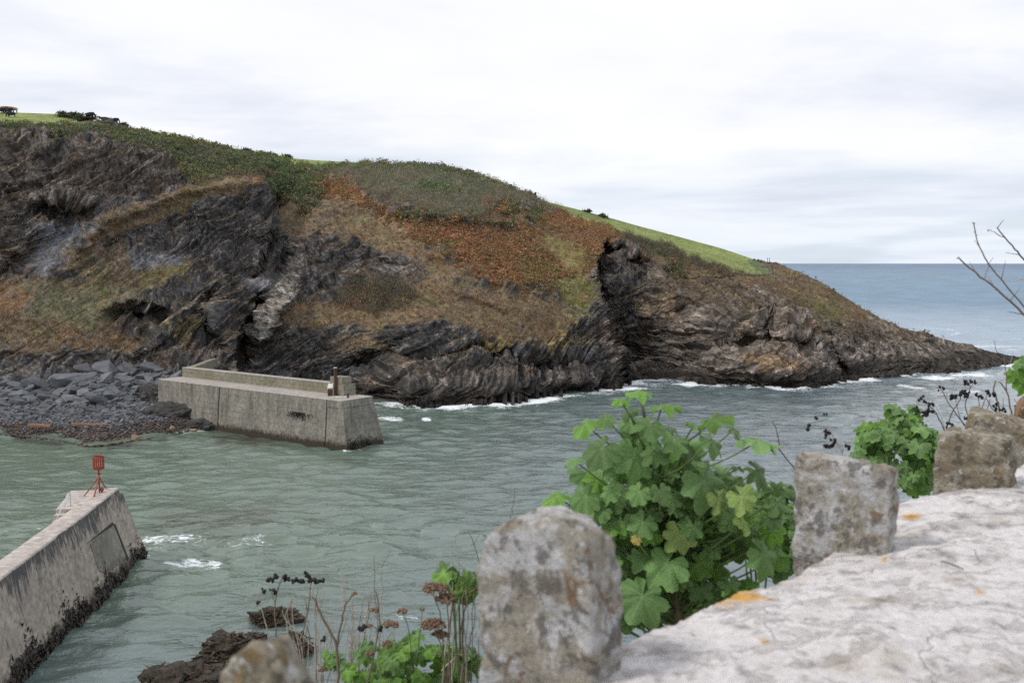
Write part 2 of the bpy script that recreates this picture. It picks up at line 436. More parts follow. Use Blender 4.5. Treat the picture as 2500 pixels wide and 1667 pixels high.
GREY = np.array((0.122, 0.114, 0.080)); FIELD = np.array((0.205, 0.238, 0.075)); OLIVE = np.array((0.165, 0.158, 0.060))
SCREE = np.array((0.155, 0.160, 0.176)); LICH = np.array((0.36, 0.27, 0.07)); PALE = np.array((0.27, 0.255, 0.235))
GREEN = np.array((0.068, 0.092, 0.040)); DARKSC = np.array((0.070, 0.062, 0.045))
C = np.repeat(SLATE[None], NV, 0); ROCK = np.ones(NV); COV = {k: np.zeros(NV) for k in ('scrub', 'grey', 'bracken', 'dry', 'field', 'green')}
def paint(pts, col, amt=1.0, feather=10, patch=0.3, soft=0.16, rock=None, cov=None, nz=None):
    global C, ROCK
    w = sample(zone(pts, feather), zx, zy)
    w = sst(0.5 - soft, 0.5 + soft, w + (n3 if nz is None else nz) * patch * (w > 0.02)) * amt
    C = C + (col - C) * w[:, None]
    if rock is not None: ROCK = ROCK + (rock - ROCK) * w
    for k in COV: COV[k] *= 1 - w
    if cov: COV[cov] = np.maximum(COV[cov], w)
# rock kinds and tones
paint([(1400, 560), (1800, 600), (2352, 760), (2352, 950), (1380, 950)], BROWNROCK, 1, 40)
paint([(1440, 780), (1700, 720), (1900, 690), (2100, 740), (2352, 800), (2352, 900), (1950, 880), (1440, 880)], WARM, 0.8, 30, 0.8, 0.35)
paint([(0, 300), (410, 365), (420, 420), (300, 455), (100, 470), (0, 500)], BROWNROCK, 0.9, 25, 0.8, 0.3)
paint([(830, 850), (1000, 845), (1350, 850), (1340, 930), (830, 930)], BROWNROCK * 0.8, 0.8, 20, 0.9, 0.3)
paint([(1372, 560), (1440, 560), (1500, 620), (1520, 700), (1560, 770), (1500, 800), (1440, 830), (1425, 800), (1400, 740), (1376, 690)], SLATE * 0.95, 0.9, 25, 0.7, 0.3)  # slate of the cove wall; its dark tone also paints in the recess's shade
paint([(620, 780), (800, 800), (1000, 800), (1340, 800), (1340, 850), (1000, 850), (820, 850), (640, 840)], SLATE * 0.72, 0.8, 20, 0.7, 0.3)
paint([(0, 500), (60, 520), (60, 640), (0, 650)], BROWNROCK, 0.7, 20, 0.8, 0.3)
paint([(100, 520), (205, 525), (150, 610), (90, 650), (50, 610)], SCREE, 0.85, 20, 0.6, 0.3, 0.4)
paint([(265, 600), (430, 588), (430, 612), (300, 622)], SCREE, 0.85, 12, 0.5, 0.3, 0.4)
paint([(560, 640), (640, 600), (650, 650), (580, 690)], SCREE, 0.8, 18, 0.6, 0.3, 0.4)
paint([(640, 622), (692, 636), (648, 715), (600, 792), (590, 780), (625, 700)], PALE, 0.95, 8, 0.5, 0.25)
paint([(690, 640), (740, 640), (720, 690), (650, 690)], PALE * 0.75, 0.7, 14, 1.0, 0.3)
# dry grass and soil on the ledges
paint([(188, 568), (238, 500), (430, 430), (520, 412), (604, 405), (560, 438), (480, 450), (400, 500), (250, 545)], DRY * 0.9, 0.95, 8, 0.6, 0.2, 0.15, 'dry')
paint([(150, 570), (260, 560), (330, 610), (250, 650), (140, 640)], DRY * 0.72, 0.75, 20, 0.9, 0.3, 0.45, 'dry')
paint([(640, 480), (700, 400), (760, 400), (900, 480), (1010, 580), (1120, 660), (1000, 640), (930, 590), (830, 560), (740, 520), (690, 560), (650, 540)], DRY * 0.84, 0.95, 14, 0.9, 0.25, 0.2, 'dry')
paint([(640, 690), (800, 700), (960, 640), (1200, 672), (1345, 720), (1285, 775), (1180, 790), (1100, 760), (950, 740), (860, 760), (720, 752), (650, 740)], DRY * 0.86, 0.95, 16, 1.0, 0.22, 0.2, 'dry')
paint([(760, 770), (850, 770), (900, 800), (800, 800)], DRY * 0.95, 0.8, 10, 0.9, 0.25, 0.3, 'dry')
paint([(0, 640), (250, 640), (440, 600), (440, 640), (330, 672), (235, 715), (330, 795), (130, 812), (0, 800)], DRY * 0.70, 0.9, 16, 0.9, 0.3, 0.35, 'dry')
paint([(40, 650), (250, 650), (300, 670), (220, 740), (60, 730)], np.array((0.098, 0.105, 0.060)), 0.75, 30, 1.2, 0.3, 0.3, 'dry', n8)
paint([(0, 660), (60, 650), (80, 700), (0, 720)], RUST * 0.7, 0.7, 14, 1.0, 0.3, 0.3, 'dry')
paint([(300, 640), (440, 600), (460, 625), (380, 660), (330, 668)], OLIVE * 0.75, 0.55, 14, 1.0, 0.3, 0.3, 'dry')
paint([(1460, 545), (1600, 592), (1755, 630), (1790, 604), (1840, 622), (1930, 672), (2030, 735), (1960, 745), (1880, 735), (1800, 690), (1690, 650), (1560, 640), (1480, 600)], DRY * 0.68, 0.95, 14, 0.8, 0.25, 0.3, 'dry')
paint([(1500, 600), (1640, 640), (1760, 690), (1700, 720), (1560, 690)], DRY * 0.62, 0.7, 25, 1.3, 0.3, 0.55, 'dry')
paint([(1850, 680), (1940, 700), (1950, 735), (1860, 740)], OLIVE * 0.75, 0.8, 16, 1.0, 0.3, 0.3, 'dry')
paint([(1470, 680), (1560, 690), (1540, 730), (1470, 715)], DRY * 0.9, 0.6, 14, 1.2, 0.3, 0.5)
paint([(1530, 610), (1570, 615), (1560, 650), (1530, 640)], GREEN, 0.7, 10, 1.0, 0.3, 0.4, 'green')
# bracken
paint([(880, 485), (1060, 502), (1210, 518), (1390, 538), (1372, 592), (1362, 650), (1280, 668), (1160, 655), (1060, 610), (960, 556), (910, 520)], RUST, 0.9, 30, 1.1, 0.35, 0.02, 'bracken')
paint([(700, 400), (790, 420), (900, 478), (890, 505), (800, 460), (740, 450), (700, 430)], RUST * 0.85, 0.9, 10, 0.8, 0.25, 0.05, 'bracken')
paint([(1240, 486), (1330, 480), (1440, 522), (1440, 545), (1390, 560), (1300, 530), (1230, 510)], RUST * 0.85, 0.95, 12, 0.7, 0.25, 0.05, 'bracken')
paint([(1100, 455), (1180, 470), (1220, 505), (1100, 500)], RUST * 0.7, 0.8, 12, 0.9, 0.3, 0.05, 'bracken')
paint([(500, 408), (600, 400), (616, 425), (560, 425)], RUST * 0.8, 0.8, 8, 0.9, 0.3, 0.3, 'dry')
paint([(1235, 540), (1300, 545), (1350, 600), (1330, 640), (1280, 600), (1250, 570)], OLIVE * 0.9, 0.8, 18, 1.0, 0.3, 0.02, 'dry')
paint([(1180, 590), (1260, 600), (1260, 625), (1190, 620)], OLIVE * 0.7, 0.6, 14, 1.2, 0.3, 0.02, 'bracken')
paint([(1270, 640), (1362, 628), (1370, 660), (1350, 735), (1310, 735), (1290, 690)], OLIVE * 0.85, 0.95, 12, 0.8, 0.25, 0.1, 'dry')
# scrub
paint([(0, 284), (110, 294), (190, 300), (215, 296), (300, 298), (420, 316), (540, 340), (660, 358), (690, 380), (700, 415), (640, 395), (560, 405), (440, 425), (410, 400), (410, 372), (340, 352), (200, 322), (100, 312), (0, 312)], SCRUB, 1, 7, 0.35, 0.2, 0.0, 'scrub')
paint([(300, 298), (430, 316), (560, 345), (540, 352), (420, 335), (320, 315)], OLIVE * 0.62, 0.8, 10, 0.8, 0.3, 0, 'scrub')
paint([(600, 385), (690, 370), (740, 395), (735, 440), (720, 482), (680, 470), (645, 470), (612, 440)], GREEN, 0.95, 10, 0.7, 0.22, 0.1, 'green')
paint([(650, 440), (690, 430), (690, 455), (650, 458)], BROWNROCK, 0.8, 8, 0.6, 0.3, 0.4)
paint([(715, 385), (820, 373), (985, 376), (1060, 390), (1130, 410), (1250, 464), (1330, 482), (1260, 492), (1150, 455), (1110, 498), (1020, 503), (900, 468), (800, 420)], GREY, 1, 10, 0.5, 0.22, 0.0, 'grey')
paint([(700, 384), (830, 372), (980, 376), (1060, 390), (1200, 440), (1190, 452), (1060, 412), (950, 395), (820, 390), (740, 405)], SCRUB * 1.1, 0.8, 10, 0.8, 0.3, 0, 'scrub')
paint([(955, 425), (1080, 436), (1085, 456), (1000, 452), (950, 440)], GREEN * 1.05, 0.9, 8, 0.8, 0.25, 0, 'scrub')
paint([(1145, 465), (1190, 470), (1180, 500), (1150, 490)], GREEN, 0.9, 8, 0.7, 0.25, 0, 'green'); paint([(1205, 485), (1245, 485), (1240, 510), (1205, 508)], GREEN, 0.9, 6, 0.7, 0.25, 0, 'green')
paint([(920, 488), (1060, 500), (1200, 510), (1200, 518), (1060, 512), (920, 500)], SCRUB, 0.9, 6, 0.6, 0.25, 0, 'scrub')
paint([(785, 650), (930, 642), (965, 690), (870, 722), (790, 705)], DARKSC, 0.95, 12, 0.8, 0.25, 0.1, 'grey')
paint([(1415, 540), (1500, 552), (1600, 597), (1720, 640), (1640, 632), (1560, 608), (1470, 575)], DARKSC * 0.9, 0.95, 6, 0.5, 0.25, 0, 'grey')
# pasture
paint([(-50, 240), (145, 255), (200, 283), (205, 293), (150, 291), (95, 296), (-50, 284)], FIELD, 1, 4, 0.12, 0.2, 0, 'field')
paint([(640, 355), (830, 365), (815, 383), (700, 388), (650, 378)], FIELD, 1, 4, 0.12, 0.2, 0, 'field'); paint([(970, 378), (1010, 380), (1010, 387), (975, 387)], FIELD * 1.1, 0.9, 3, 0.1, 0.2, 0, 'field')
paint([(530, 335), (600, 350), (600, 362), (540, 350)], FIELD * 0.85, 0.7, 5, 0.5, 0.25, 0, 'field')
paint([(1245, 455), (1400, 487), (1560, 535), (1745, 590), (1772, 628), (1745, 636), (1700, 634), (1600, 594), (1500, 558), (1430, 533), (1370, 512), (1290, 487), (1240, 472)], FIELD * 0.95, 1, 4, 0.12, 0.2, 0, 'field')
paint([(1715, 590), (1750, 592), (1770, 628), (1755, 630)], GREEN * 1.5, 0.9, 4, 0.2, 0.2, 0, 'field')
# lichen
for z in ([(1040, 795), (1100, 778), (1172, 768), (1175, 795), (1120, 815), (1070, 808)], [(1250, 782), (1300, 745), (1338, 728), (1335, 785), (1265, 822)], [(352, 758), (400, 738), (452, 738), (450, 765), (385, 785)]):
    paint(z, LICH, 0.6, 14, 1.1, 0.25, None, None, n1 * 1.3 + n3 - 0.35)
paint([(1690, 825), (1760, 812), (1838, 820), (1830, 845), (1720, 850)], np.array((0.26, 0.165, 0.08)), 0.7, 12, 0.8, 0.3)
# shingle of the beach
beach = (sst(540, 440, GPX.ravel()) * sst(64, 48, np.repeat(np.arange(NRV), NC)))
C = C + (np.array((0.095, 0.097, 0.104)) - C) * beach[:, None]; ROCK *= 1 - beach
# shape of the ground: strata, blocks, hummocks ------------------------------------------------------
def gnormals(g):
    du = np.gradient(g, axis=1); dv = np.gradient(g, axis=0); n = np.cross(du, dv)
    n /= np.linalg.norm(n, axis=2)[..., None] + 1e-9
    return np.where((n[..., 1:2] > 0) & (n[..., 2:3] < 0.0), -n, n)
Nrm = gnormals(G)
if Nrm[NRV // 2, NC // 2, 2] < 0 or Nrm[NRV // 3, NC // 2, 1] > 0: Nrm = -Nrm
Nf = gsm(gsm(Nrm, 4, 0), 4, 1).reshape(-1, 3); Nf /= np.linalg.norm(Nf, axis=1)[:, None] + 1e-9
fold = 4.0 * pn(GP, 1 / 48, 21) + 0.35 * pn(GP, 1 / 13, 22) + 0.06 * pn(GP, 1 / 4, 23)
rgt = sst(1400, 1700, GPX.ravel())
st = GP[:, 0] * lerp(-0.42, -0.30, rgt) + GP[:, 1] * -0.25 + GP[:, 2] * 0.87 + fold
def ledge(t):
    f = t - np.floor(t); return np.where(f < 0.78, f / 0.78, (1 - f) / 0.22)
def rid(x): return 1 - 2 * np.abs(x)
m1, m2 = fbm(GP, 1 / 14, 2, 31), fbm(GP, 1 / 6, 2, 33)
cross = GP[:, 0] * 0.8 + GP[:, 1] * 0.5 + GP[:, 2] * 0.35
def blocks(a, b, c_, seed):
    i, j, k = np.floor(a).astype(np.int64), np.floor(b + 0.37 * np.floor(a)).astype(np.int64), np.floor(c_).astype(np.int64)
    return PERM[(PERM[(PERM[(i + seed) & 255] + j) & 255] + k) & 255] / 255.0 - 0.5
thru = GP[:, 0] * 0.45 - GP[:, 1] * 0.85 + GP[:, 2] * 0.25 + 0.5 * m2
jw = 0.10 * pn(GP, 1 / 5, 46)
rock_blk = (1.5 * blocks(st / 2.0 + jw, cross / 11 + jw, thru / 9, 3) + 1.0 * blocks(st / 0.95 + jw, cross / 5.5, thru / 5, 17) + 0.5 * blocks(st / 0.5, cross / 2.4 + jw, thru / 2.4, 29))
rock_d = rock_blk + (2.6 * rid(pn(GP, 1 / 17, 41)) * 0.6 + 1.5 * rid(pn(GP, 1 / 7.5, 42)) * 0.8
          + 1.2 * (ledge(st / 3.7) - 0.5) * sst(-0.35, 0.3, m1 + 0.15) + 0.6 * (ledge(st / 1.35 + 0.3 * m2) - 0.5) * sst(-0.3, 0.25, m2 + 0.1)
          + 0.22 * (ledge(st / 0.6) - 0.5) + 0.5 * (ledge(cross / 4.3 + 0.8 * m1) - 0.5) * sst(0, 0.3, -m2)
          + 0.30 * rid(pn(GP, 1 / 2.6, 43)) + 0.16 * pn(GP, 1 / 1.1, 44) + 0.14 * pn(GP, 1 / 0.55, 45)) - 0.9
soft_d = 0.55 * pn(GP, 1 / 8, 51) + 0.25 * pn(GP, 1 / 2.5, 52) + 0.12 * pn(GP, 1 / 0.9, 53)
rows = np.repeat(np.arange(NRV), NC)
ROCK = gsm(gsm(ROCK.reshape(NRV, NC), 3.5, 0), 3.5, 1).ravel()
near_tip = sst(2500, 2250, GPX.ravel())
amp = ROCK ** 1.6 * (0.30 + 0.70 * near_tip) * (1 - 0.4 * sst(1850, 2100, GPX.ravel()))
veg = np.maximum(COV['scrub'], np.maximum(COV['grey'], COV['green']))
D = rock_d * amp + soft_d * (1 - ROCK) * (1 - 0.85 * COV['field']) + veg * (0.55 + 0.5 * pn(GP, 1 / 2.2, 55) + 0.35 * pn(GP, 1 / 0.8, 56))
D = np.where(beach > 0.3, 0.3 * soft_d, D)
D *= np.where(rows > NRV - 14, lerp(1, 0.35, (rows - NRV + 14) / 14), 1)
GP2 = GP + Nf * D[:, None]
G2 = GP2.reshape(NRV, NC, 3)
# ledges that face up gather grass; the tidal zone is dark with weed
N2 = gnormals(G2).reshape(-1, 3); up = np.abs(N2[:, 2])
led = sst(0.60, 0.86, up + 0.12 * n3) * ROCK * sst(3.5, 7.5, GP2[:, 2] + 2 * n8) * (1 - 0.6 * sst(1420, 1500, GPX.ravel()) * sst(820, 860, GPY.ravel()))
C = C + (DRY * 0.70 - C) * (0.62 * led)[:, None]
dr = COV['dry']; C = C + (BROWNROCK * 0.62 - C) * (dr * sst(0.02, 0.35, n3 + 0.7 * n8 + 0.3 * n1) * 0.75)[:, None]; C = C + (OLIVE * 0.7 - C) * (dr * sst(0.12, 0.45, fbm(GP, 1 / 7, 3, 78)) * 0.6)[:, None]; C = C + (RUST * 0.85 - C) * (dr * sst(0.15, 0.45, fbm(GP, 1 / 5, 3, 79)) * 0.5)[:, None]
bk = COV['bracken']; C = C + (DRY * 0.85 - C) * (bk * sst(0.0, 0.35, n8 + 0.4 * n3) * 0.6)[:, None]; C = C + (OLIVE * 0.85 - C) * (bk * sst(0.15, 0.4, fbm(GP, 1 / 6, 2, 77)) * 0.6)[:, None]
lines = pn(np.stack([st * 2.6, cross * 0.22, GP[:, 1] * 0.22], 1), 1, 61); lines2 = pn(np.stack([st * 0.9, cross * 0.12, GP[:, 1] * 0.1], 1), 1, 62)
C = C * (1 + ROCK * (0.55 * lines + 0.5 * lines2))[:, None]
C = C * (1 + 0.45 * n8 + 0.35 * n3 + 0.4 * n1)[:, None]
rusty = sst(0.12, 0.4, fbm(GP, 1 / 5, 3, 71)) * ROCK
C = C + (np.array((0.155, 0.108, 0.072)) - C) * (0.68 * rusty)[:, None]
gy = COV['grey']; C = C + (SCRUB * 1.0 - C) * (gy * sst(0.0, 0.4, n8 + 0.5 * n3) * 0.7)[:, None]; C = C + (DRY * 0.7 - C) * (gy * sst(0.1, 0.45, -n8 + 0.5 * n3) * 0.5)[:, None]
sb = np.maximum(COV['scrub'], COV['green']); C = C + (GREY * 0.9 - C) * (sb * sst(0.05, 0.4, n8 - 0.4 * n3) * 0.65)[:, None]; C = C + (OLIVE * 0.62 - C) * (sb * sst(0.1, 0.45, -n8 - 0.4 * n3) * 0.55)[:, None]
white = sst(0.50, 0.62, fbm(GP, 1 / 1.3, 3, 75) + 0.12 * lines) * ROCK
C = C + (np.array((0.36, 0.35, 0.33)) - C) * (0.6 * white)[:, None]
tl = 2.9 + 1.1 * sst(1900, 2150, GPX.ravel()); tide = sst(tl, tl - 1.8, GP2[:, 2] + 1.3 * n3) * sst(400, 560, GPX.ravel())
C = C + (np.array((0.040, 0.033, 0.026)) - C) * (0.85 * tide)[:, None]
wetb = sst(2.6, 1.2, GP2[:, 2] + 0.8 * n3) * beach
C = C + (np.array((0.055, 0.042, 0.036)) - C) * (0.8 * wetb)[:, None]
C = C * (lerp(1.72, 1.15, ROCK) - 0.50 * COV['field'])[:, None]
C = np.clip(C, 0.012, 0.6)
# back of the hill and the foot under water
back = []
zs = G2[-1, :, 2]
for dyb, lz, rz_b in ((12, -0.6, 0.80), (40, -3, 0.45), (90, -8, 0.1), (150, -16, -0.05)):
    k = sst(1250, 1900, hx)
    z = lerp(zs + lz, zs * rz_b - (3 if rz_b < 0.2 else 0), k)
    dd = dyb * lerp(1, 0.45, k) * lerp(1, 0.35, sst(2100, 2480, hx))
    p = G2[-1].copy(); sc_ = (p[:, 1] + dd) / p[:, 1]; p[:, 0] *= sc_; p[:, 1] += dd; p[:, 2] = z; back.append(p)
foot = G2[0].copy(); foot[:, 1] -= 5; foot[:, 2] = -3.0
NF = 9; skirt = []
for k in range(NF):                                        # broken ledges running down under the water
    p = lerp(foot, G2[0], (k / NF) ** 0.8); a_ = 1.3 * math.sin(math.pi * k / NF) * near_tip[:NC] * sst(480, 620, hx)
    d_ = rid(pn(p, 1 / 2.2, 141)) * 0.8 + pn(p, 1 / 0.8, 142) * 0.5 + blocks(p[:, 2] / 0.6 + pn(p, 1 / 6, 9), p[:, 0] / 1.7, p[:, 1] / 2.0, 5)
    p[:, 1] -= a_ * d_ * 1.2; p[:, 2] += a_ * d_ * 0.5; skirt.append(p)
V = np.concatenate([np.array(skirt), G2, np.array(back)], 0); nr = len(V)
CC = np.concatenate([np.tile(C[:NC] * 0.6, (NF, 1)), C, np.tile(C[-NC:], (4, 1))], 0)
RR = np.concatenate([np.tile(ROCK[:NC], NF), ROCK, np.zeros(4 * NC)])
M_CLIFF = m_cliff()
headland = link('headland', npmesh('headland', V.reshape(-1, 3), grid_faces(nr, NC), CC, False, {'rock': RR, 'bed': np.concatenate([np.tile(st[:NC], NF), st, np.tile(st[-NC:], 4)]), 'run': np.concatenate([np.tile(cross[:NC], NF), cross, np.tile(cross[-NC:], 4)])}), M_CLIFF)
tag(headland, 'dark slate headland with rusty bracken slopes above the harbour', kind='structure')

def ground(px, py):
    """surface point of the headland seen at photo pixel px, py"""
    i = int(np.clip(np.searchsorted(hx, px), 1, NC - 1)); j = int(np.argmin(np.abs(GPY[:, i] - py)))
    return Vector(G2[j, i])

# cover too dense to count -----------------------------------------------------------------------------
N2r = N2 * np.sign(np.sum(N2 * Nf, 1))[:, None]
def scatter(cov, n, leaves, r, h, size, blade=0.0, jit=0.35, gate=0.35, tint=1.0, seed=1, minz=None):
    rg = np.random.default_rng(seed)
    w = np.where(cov > gate, cov, 0)
    if minz is not None: w = np.where(GP2[:, 2] > minz, w, 0)
    idx = rg.choice(NV, n, p=w / w.sum())
    P = GP2[idx] + rg.normal(size=(n, 3)) * 0.18; Nn = N2r[idx] * 0.5 + np.array((0, 0, 0.5))
    sz = 0.55 + 0.9 * rg.random(n) ** 2 + 0.35 * (pn(P, 1 / 5, 120) + 0.3)
    d = rg.normal(size=(n, leaves, 3)); d /= np.linalg.norm(d, axis=2)[..., None]; rad = rg.uniform(0.35, 1, (n, leaves, 1)) ** 0.5
    Q = P[:, None] + d * rad * np.array((r, r, h)) * sz[:, None, None] + Nn[:, None] * h * 0.35 * sz[:, None, None]
    a = rg.normal(size=(n, leaves, 3)); b = rg.normal(size=(n, leaves, 3))
    if blade: b = b * 0.35 + np.array((0, 0, 1.0)) * blade
    a /= np.linalg.norm(a, axis=2)[..., None]; b /= np.linalg.norm(b, axis=2)[..., None]
    s = size * rg.uniform(0.6, 1.4, (n, leaves, 1))
    wd = 0.28 if blade else 0.75
    T = np.stack([Q - a * s * wd, Q + a * s * wd, Q + b * s * 1.5], 2).reshape(-1, 3)
    jr = np.clip(idx // NC + (rg.normal(size=n) * 5).astype(int), 0, NRV - 1); jc = np.clip(idx % NC + (rg.normal(size=n) * 7).astype(int), 0, NC - 1)
    jd = jr * NC + jc; jd = np.where(ROCK[jd] > 0.5, idx, jd)      # neighbours mingle along the edges of a stand
    col = C[jd] / np.maximum(1 + 0.45 * n8[jd] + 0.35 * n3[jd] + 0.4 * n1[jd], 0.4)[:, None]
    col = col * tint * rg.uniform(1 - jit, 1 + jit, (n, 1)) * (1 + 0.12 * rg.normal(size=(n, 3)))
    col = np.repeat(np.clip(col, 0.01, 0.5), leaves, 0) * rg.uniform(0.8, 1.2, (n * leaves, 1))
    return T, np.arange(len(T)).reshape(-1, 3), np.repeat(col, 3, 0)
M_LEAFY = m_vcol('foliage_cover', 0.75, 2.0, 0.8, 1.2, 0.15, trans=0.18)
for nm, lab, args in (
    ('gorse_scrub', 'dark green gorse and scrub along the cliff top', dict(cov=COV['scrub'], n=6500, leaves=24, r=0.85, h=0.55, size=0.24, seed=2, tint=1.15)),
    ('bramble_cover', 'deep green brambles filling the gully of the slope', dict(cov=COV['green'], n=2200, leaves=26, r=0.9, h=0.7, size=0.24, seed=3, tint=1.15)),
    ('leafless_scrub', 'grey brown leafless blackthorn scrub on the hilltop', dict(cov=COV['grey'], n=5200, leaves=26, r=0.8, h=0.8, size=0.22, blade=0.8, seed=4, tint=1.2)),
    ('bracken_cover', 'rust coloured dead bracken covering the slope', dict(cov=COV['bracken'], n=9500, leaves=12, r=0.42, h=0.32, size=0.2, jit=0.3, seed=5, tint=1.0)),
    ('dry_grass', 'dry brown grass tufts on the ledges of the cliff', dict(cov=np.maximum(COV['dry'], 0.5 * led), n=13000, leaves=8, r=0.38, h=0.2, size=0.26, blade=1.0, jit=0.4, gate=0.3, seed=6, tint=1.1, minz=3.0)),
):
    T, F, cl = scatter(**args)
    tag(link(nm, npmesh(nm, T, F, cl), M_LEAFY), lab, nm.replace('_', ' ').split()[-1], kind='stuff')
# ------------------------------------------------------------------ the sea
ang = np.radians(np.concatenate([np.linspace(-100, -35, 24), np.linspace(-34, 35, 640), np.linspace(36, 100, 24)]))
dep = np.concatenate([np.linspace(0.0006, 0.02, 26, endpoint=False), np.linspace(0.02, 0.085, 90, endpoint=False), np.linspace(0.085, 0.25, 215, endpoint=False), np.linspace(0.25, 0.50, 140), [0.7, 1.6]])[::-1]
AA, DD = np.meshgrid(ang, CAM_H / dep)
WP = np.stack([np.sin(AA) * DD, np.cos(AA) * DD, np.zeros_like(DD)], 2).reshape(-1, 3)
wpx, wpy = project(WP); wdx, wdy = wpx / DS, wpy / DS
dist = DD.ravel()
# swell and chop, fading where the grid is too coarse to carry them
wz_ = np.zeros(len(WP)); rgw = np.random.default_rng(4)
for lam, amp_, n in ((14.0, 0.09, 3), (7.0, 0.06, 4), (3.2, 0.022, 4)):
    for k in range(n):
        th = math.radians(205 + rgw.uniform(-45, 45)); L = lam * rgw.uniform(0.75, 1.35)
        ph = (WP[:, 0] * math.cos(th) + WP[:, 1] * math.sin(th)) * 2 * math.pi / L + rgw.uniform(0, 7) + 1.2 * pn(WP, 1 / (L * 4), 80 + k)
        wz_ += amp_ * np.sin(ph) * np.exp(-dist / (lam * 26))
cr_, sr_ = math.cos(0.18), math.sin(0.18); wu, wv = WP[:, 0] * cr_ + WP[:, 1] * sr_, -WP[:, 0] * sr_ + WP[:, 1] * cr_
gust = np.clip(0.72 + 1.1 * fbm(WP * np.array((0.5, 1, 1)), 1 / 26, 3, 79), 0.25, 1.4)
for k in range(22):                                        # short crested chop: many small trains crossing at narrow angles
    L = 0.9 * 1.085 ** k; th = math.radians(-98 + rgw.normal() * 32); kx, ky = math.cos(th) * 2 * math.pi / L, math.sin(th) * 2 * math.pi / L
    ph = WP[:, 0] * kx + WP[:, 1] * ky + rgw.uniform(0, 6.28) + (1.5 * pn(WP, 1 / (6 * L), 170 + k) if k % 4 == 1 else 0)
    s_ = np.sin(ph); wz_ += 0.0122 * L * (s_ + 0.35 * s_ * np.abs(s_)) * gust * np.exp(-(dist / (95 * L)) ** 2) * sst(20, 35, dist)
WP[:, 2] = wz_
near_shore = G2[0][::6, :2]
sel = (WP[:, 1] > 118) & (WP[:, 1] < 270)
sd_w = np.full(len(WP), 99.0)
Q = WP[sel][:, :2]; best = np.full(len(Q), 1e9)
for k in range(0, len(near_shore), 40):
    s = near_shore[k:k + 40]
    best = np.minimum(best, np.min(np.hypot(Q[:, None, 0] - s[None, :, 0], Q[:, None, 1] - s[None, :, 1]), 1))
sd_w[sel] = best
foam = np.zeros(len(WP))
exposed = sst(820, 900, wpx) * 1.0 + 0.12
foam = np.maximum(foam, sst(11, 0.5, sd_w + 6 * fbm(WP, 1 / 8, 3, 91)) * exposed * (0.66 + 1.3 * fbm(WP, 1 / 11, 2, 92)))
FO = [([(340, 1243), (420, 1240), (520, 1236), (600, 1230)], 14, 0.78), ([(345, 1262), (420, 1258)], 9, 0.6), ([(480, 1255), (620, 1245)], 8, 0.5), ([(385, 1300), (440, 1290), (500, 1293)], 9, 0.95), ([(400, 1315), (450, 1318)], 8, 0.5), ([(0, 1222), (95, 1214)], 6, 0.75),
      ([(835, 928), (900, 930), (965, 936)], 5, 0.95), ([(858, 955), (922, 963)], 6, 0.95), ([(972, 960), (985, 962)], 5, 1.0), ([(1390, 975), (1440, 985)], 9, 0.5),
      ([(2060, 882), (2160, 905), (2250, 897)], 4, 0.75), ([(2120, 868), (2230, 862), (2352, 850)], 8, 1.0), ([(1900, 880), (2060, 872)], 4, 0.6), ([(2110, 750), (2180, 756), (2205, 766), (2150, 772)], 3, 0.7),
      ([(2215, 797), (2352, 800)], 7, 0.85), ([(2240, 785), (2352, 776)], 3, 0.55), ([(1745, 1132), (1815, 1122)], 8, 0.5), ([(840, 975), (875, 1010), (868, 1022)], 6, 0.9), ([(790, 1034), (868, 1022)], 4, 0.95),
      ([(840, 1415), (880, 1425)], 6, 0.6), ([(900, 1418), (960, 1420)], 6, 0.7), ([(480, 1480), (500, 1530)], 8, 0.4), ([(500, 1560), (540, 1540)], 8, 0.35), ([(340, 1280), (345, 1270)], 5, 0.6), ([(370, 1002), (480, 985)], 4, 0.7),
      ([(1000, 940), (1180, 955)], 4, 0.4), ([(1440, 890), (1620, 872)], 4, 0.7), ([(1650, 882), (1800, 886)], 3, 0.8), ([(1880, 892), (1960, 872)], 4, 0.8)]
for pts, w, a in FO:
    d, _, _ = polydist(wdx, wdy, pts); foam = np.maximum(foam, 0.78 * a * np.exp(-(d / w / 1.4) ** 2) * (0.8 + 0.7 * pn(WP, 1 / 6, 93)))
# water colour: silty green in the harbour, clear blue beyond the headland
bl = sst(190, 330, dist) ; gr = sst(0.25, -0.35, np.arctan2(WP[:, 0], WP[:, 1]) + 0.1 * pn(WP, 1 / 60, 95)) * sst(45, 85, dist) * sst(230, 150, dist)
wc = np.array((0.102, 0.142, 0.152))[None] + gr[:, None] * (np.array((0.118, 0.165, 0.118)) - np.array((0.102, 0.142, 0.152)))
wc = wc + (np.array((0.075, 0.170, 0.260)) - wc) * bl[:, None]
wc = wc + (np.array((0.026, 0.092, 0.190)) - wc) * sst(900, 7000, dist)[:, None]
wc = wc * (1 + 0.3 * bl * pn(np.stack([AA.ravel() * 60, np.log(dist) * 26, 0 * dist], 1), 1, 99))[:, None]
brown = np.exp(-(polydist(wdx, wdy, [(380, 1195), (480, 1205), (600, 1185)])[0] / 40) ** 2)
wc = wc + (np.array((0.070, 0.072, 0.050)) - wc) * (0.6 * brown)[:, None]
weed = np.zeros(len(WP))
for pts, w in (([(500, 1005), (560, 1012), (620, 1015)], 16), ([(40, 1005), (140, 1020)], 8), ([(250, 1030), (380, 1010)], 6)):
    weed = np.maximum(weed, np.exp(-(polydist(wdx, wdy, pts)[0] / w) ** 2))
weed = weed * sst(-0.5, 0.2, fbm(WP, 1 / 2.5, 3, 97))
wc = wc + (np.array((0.026, 0.024, 0.016)) - wc) * (0.85 * weed)[:, None]
wc = wc * (1 + 0.18 * fbm(WP, 1 / 25, 3, 98))[:, None]
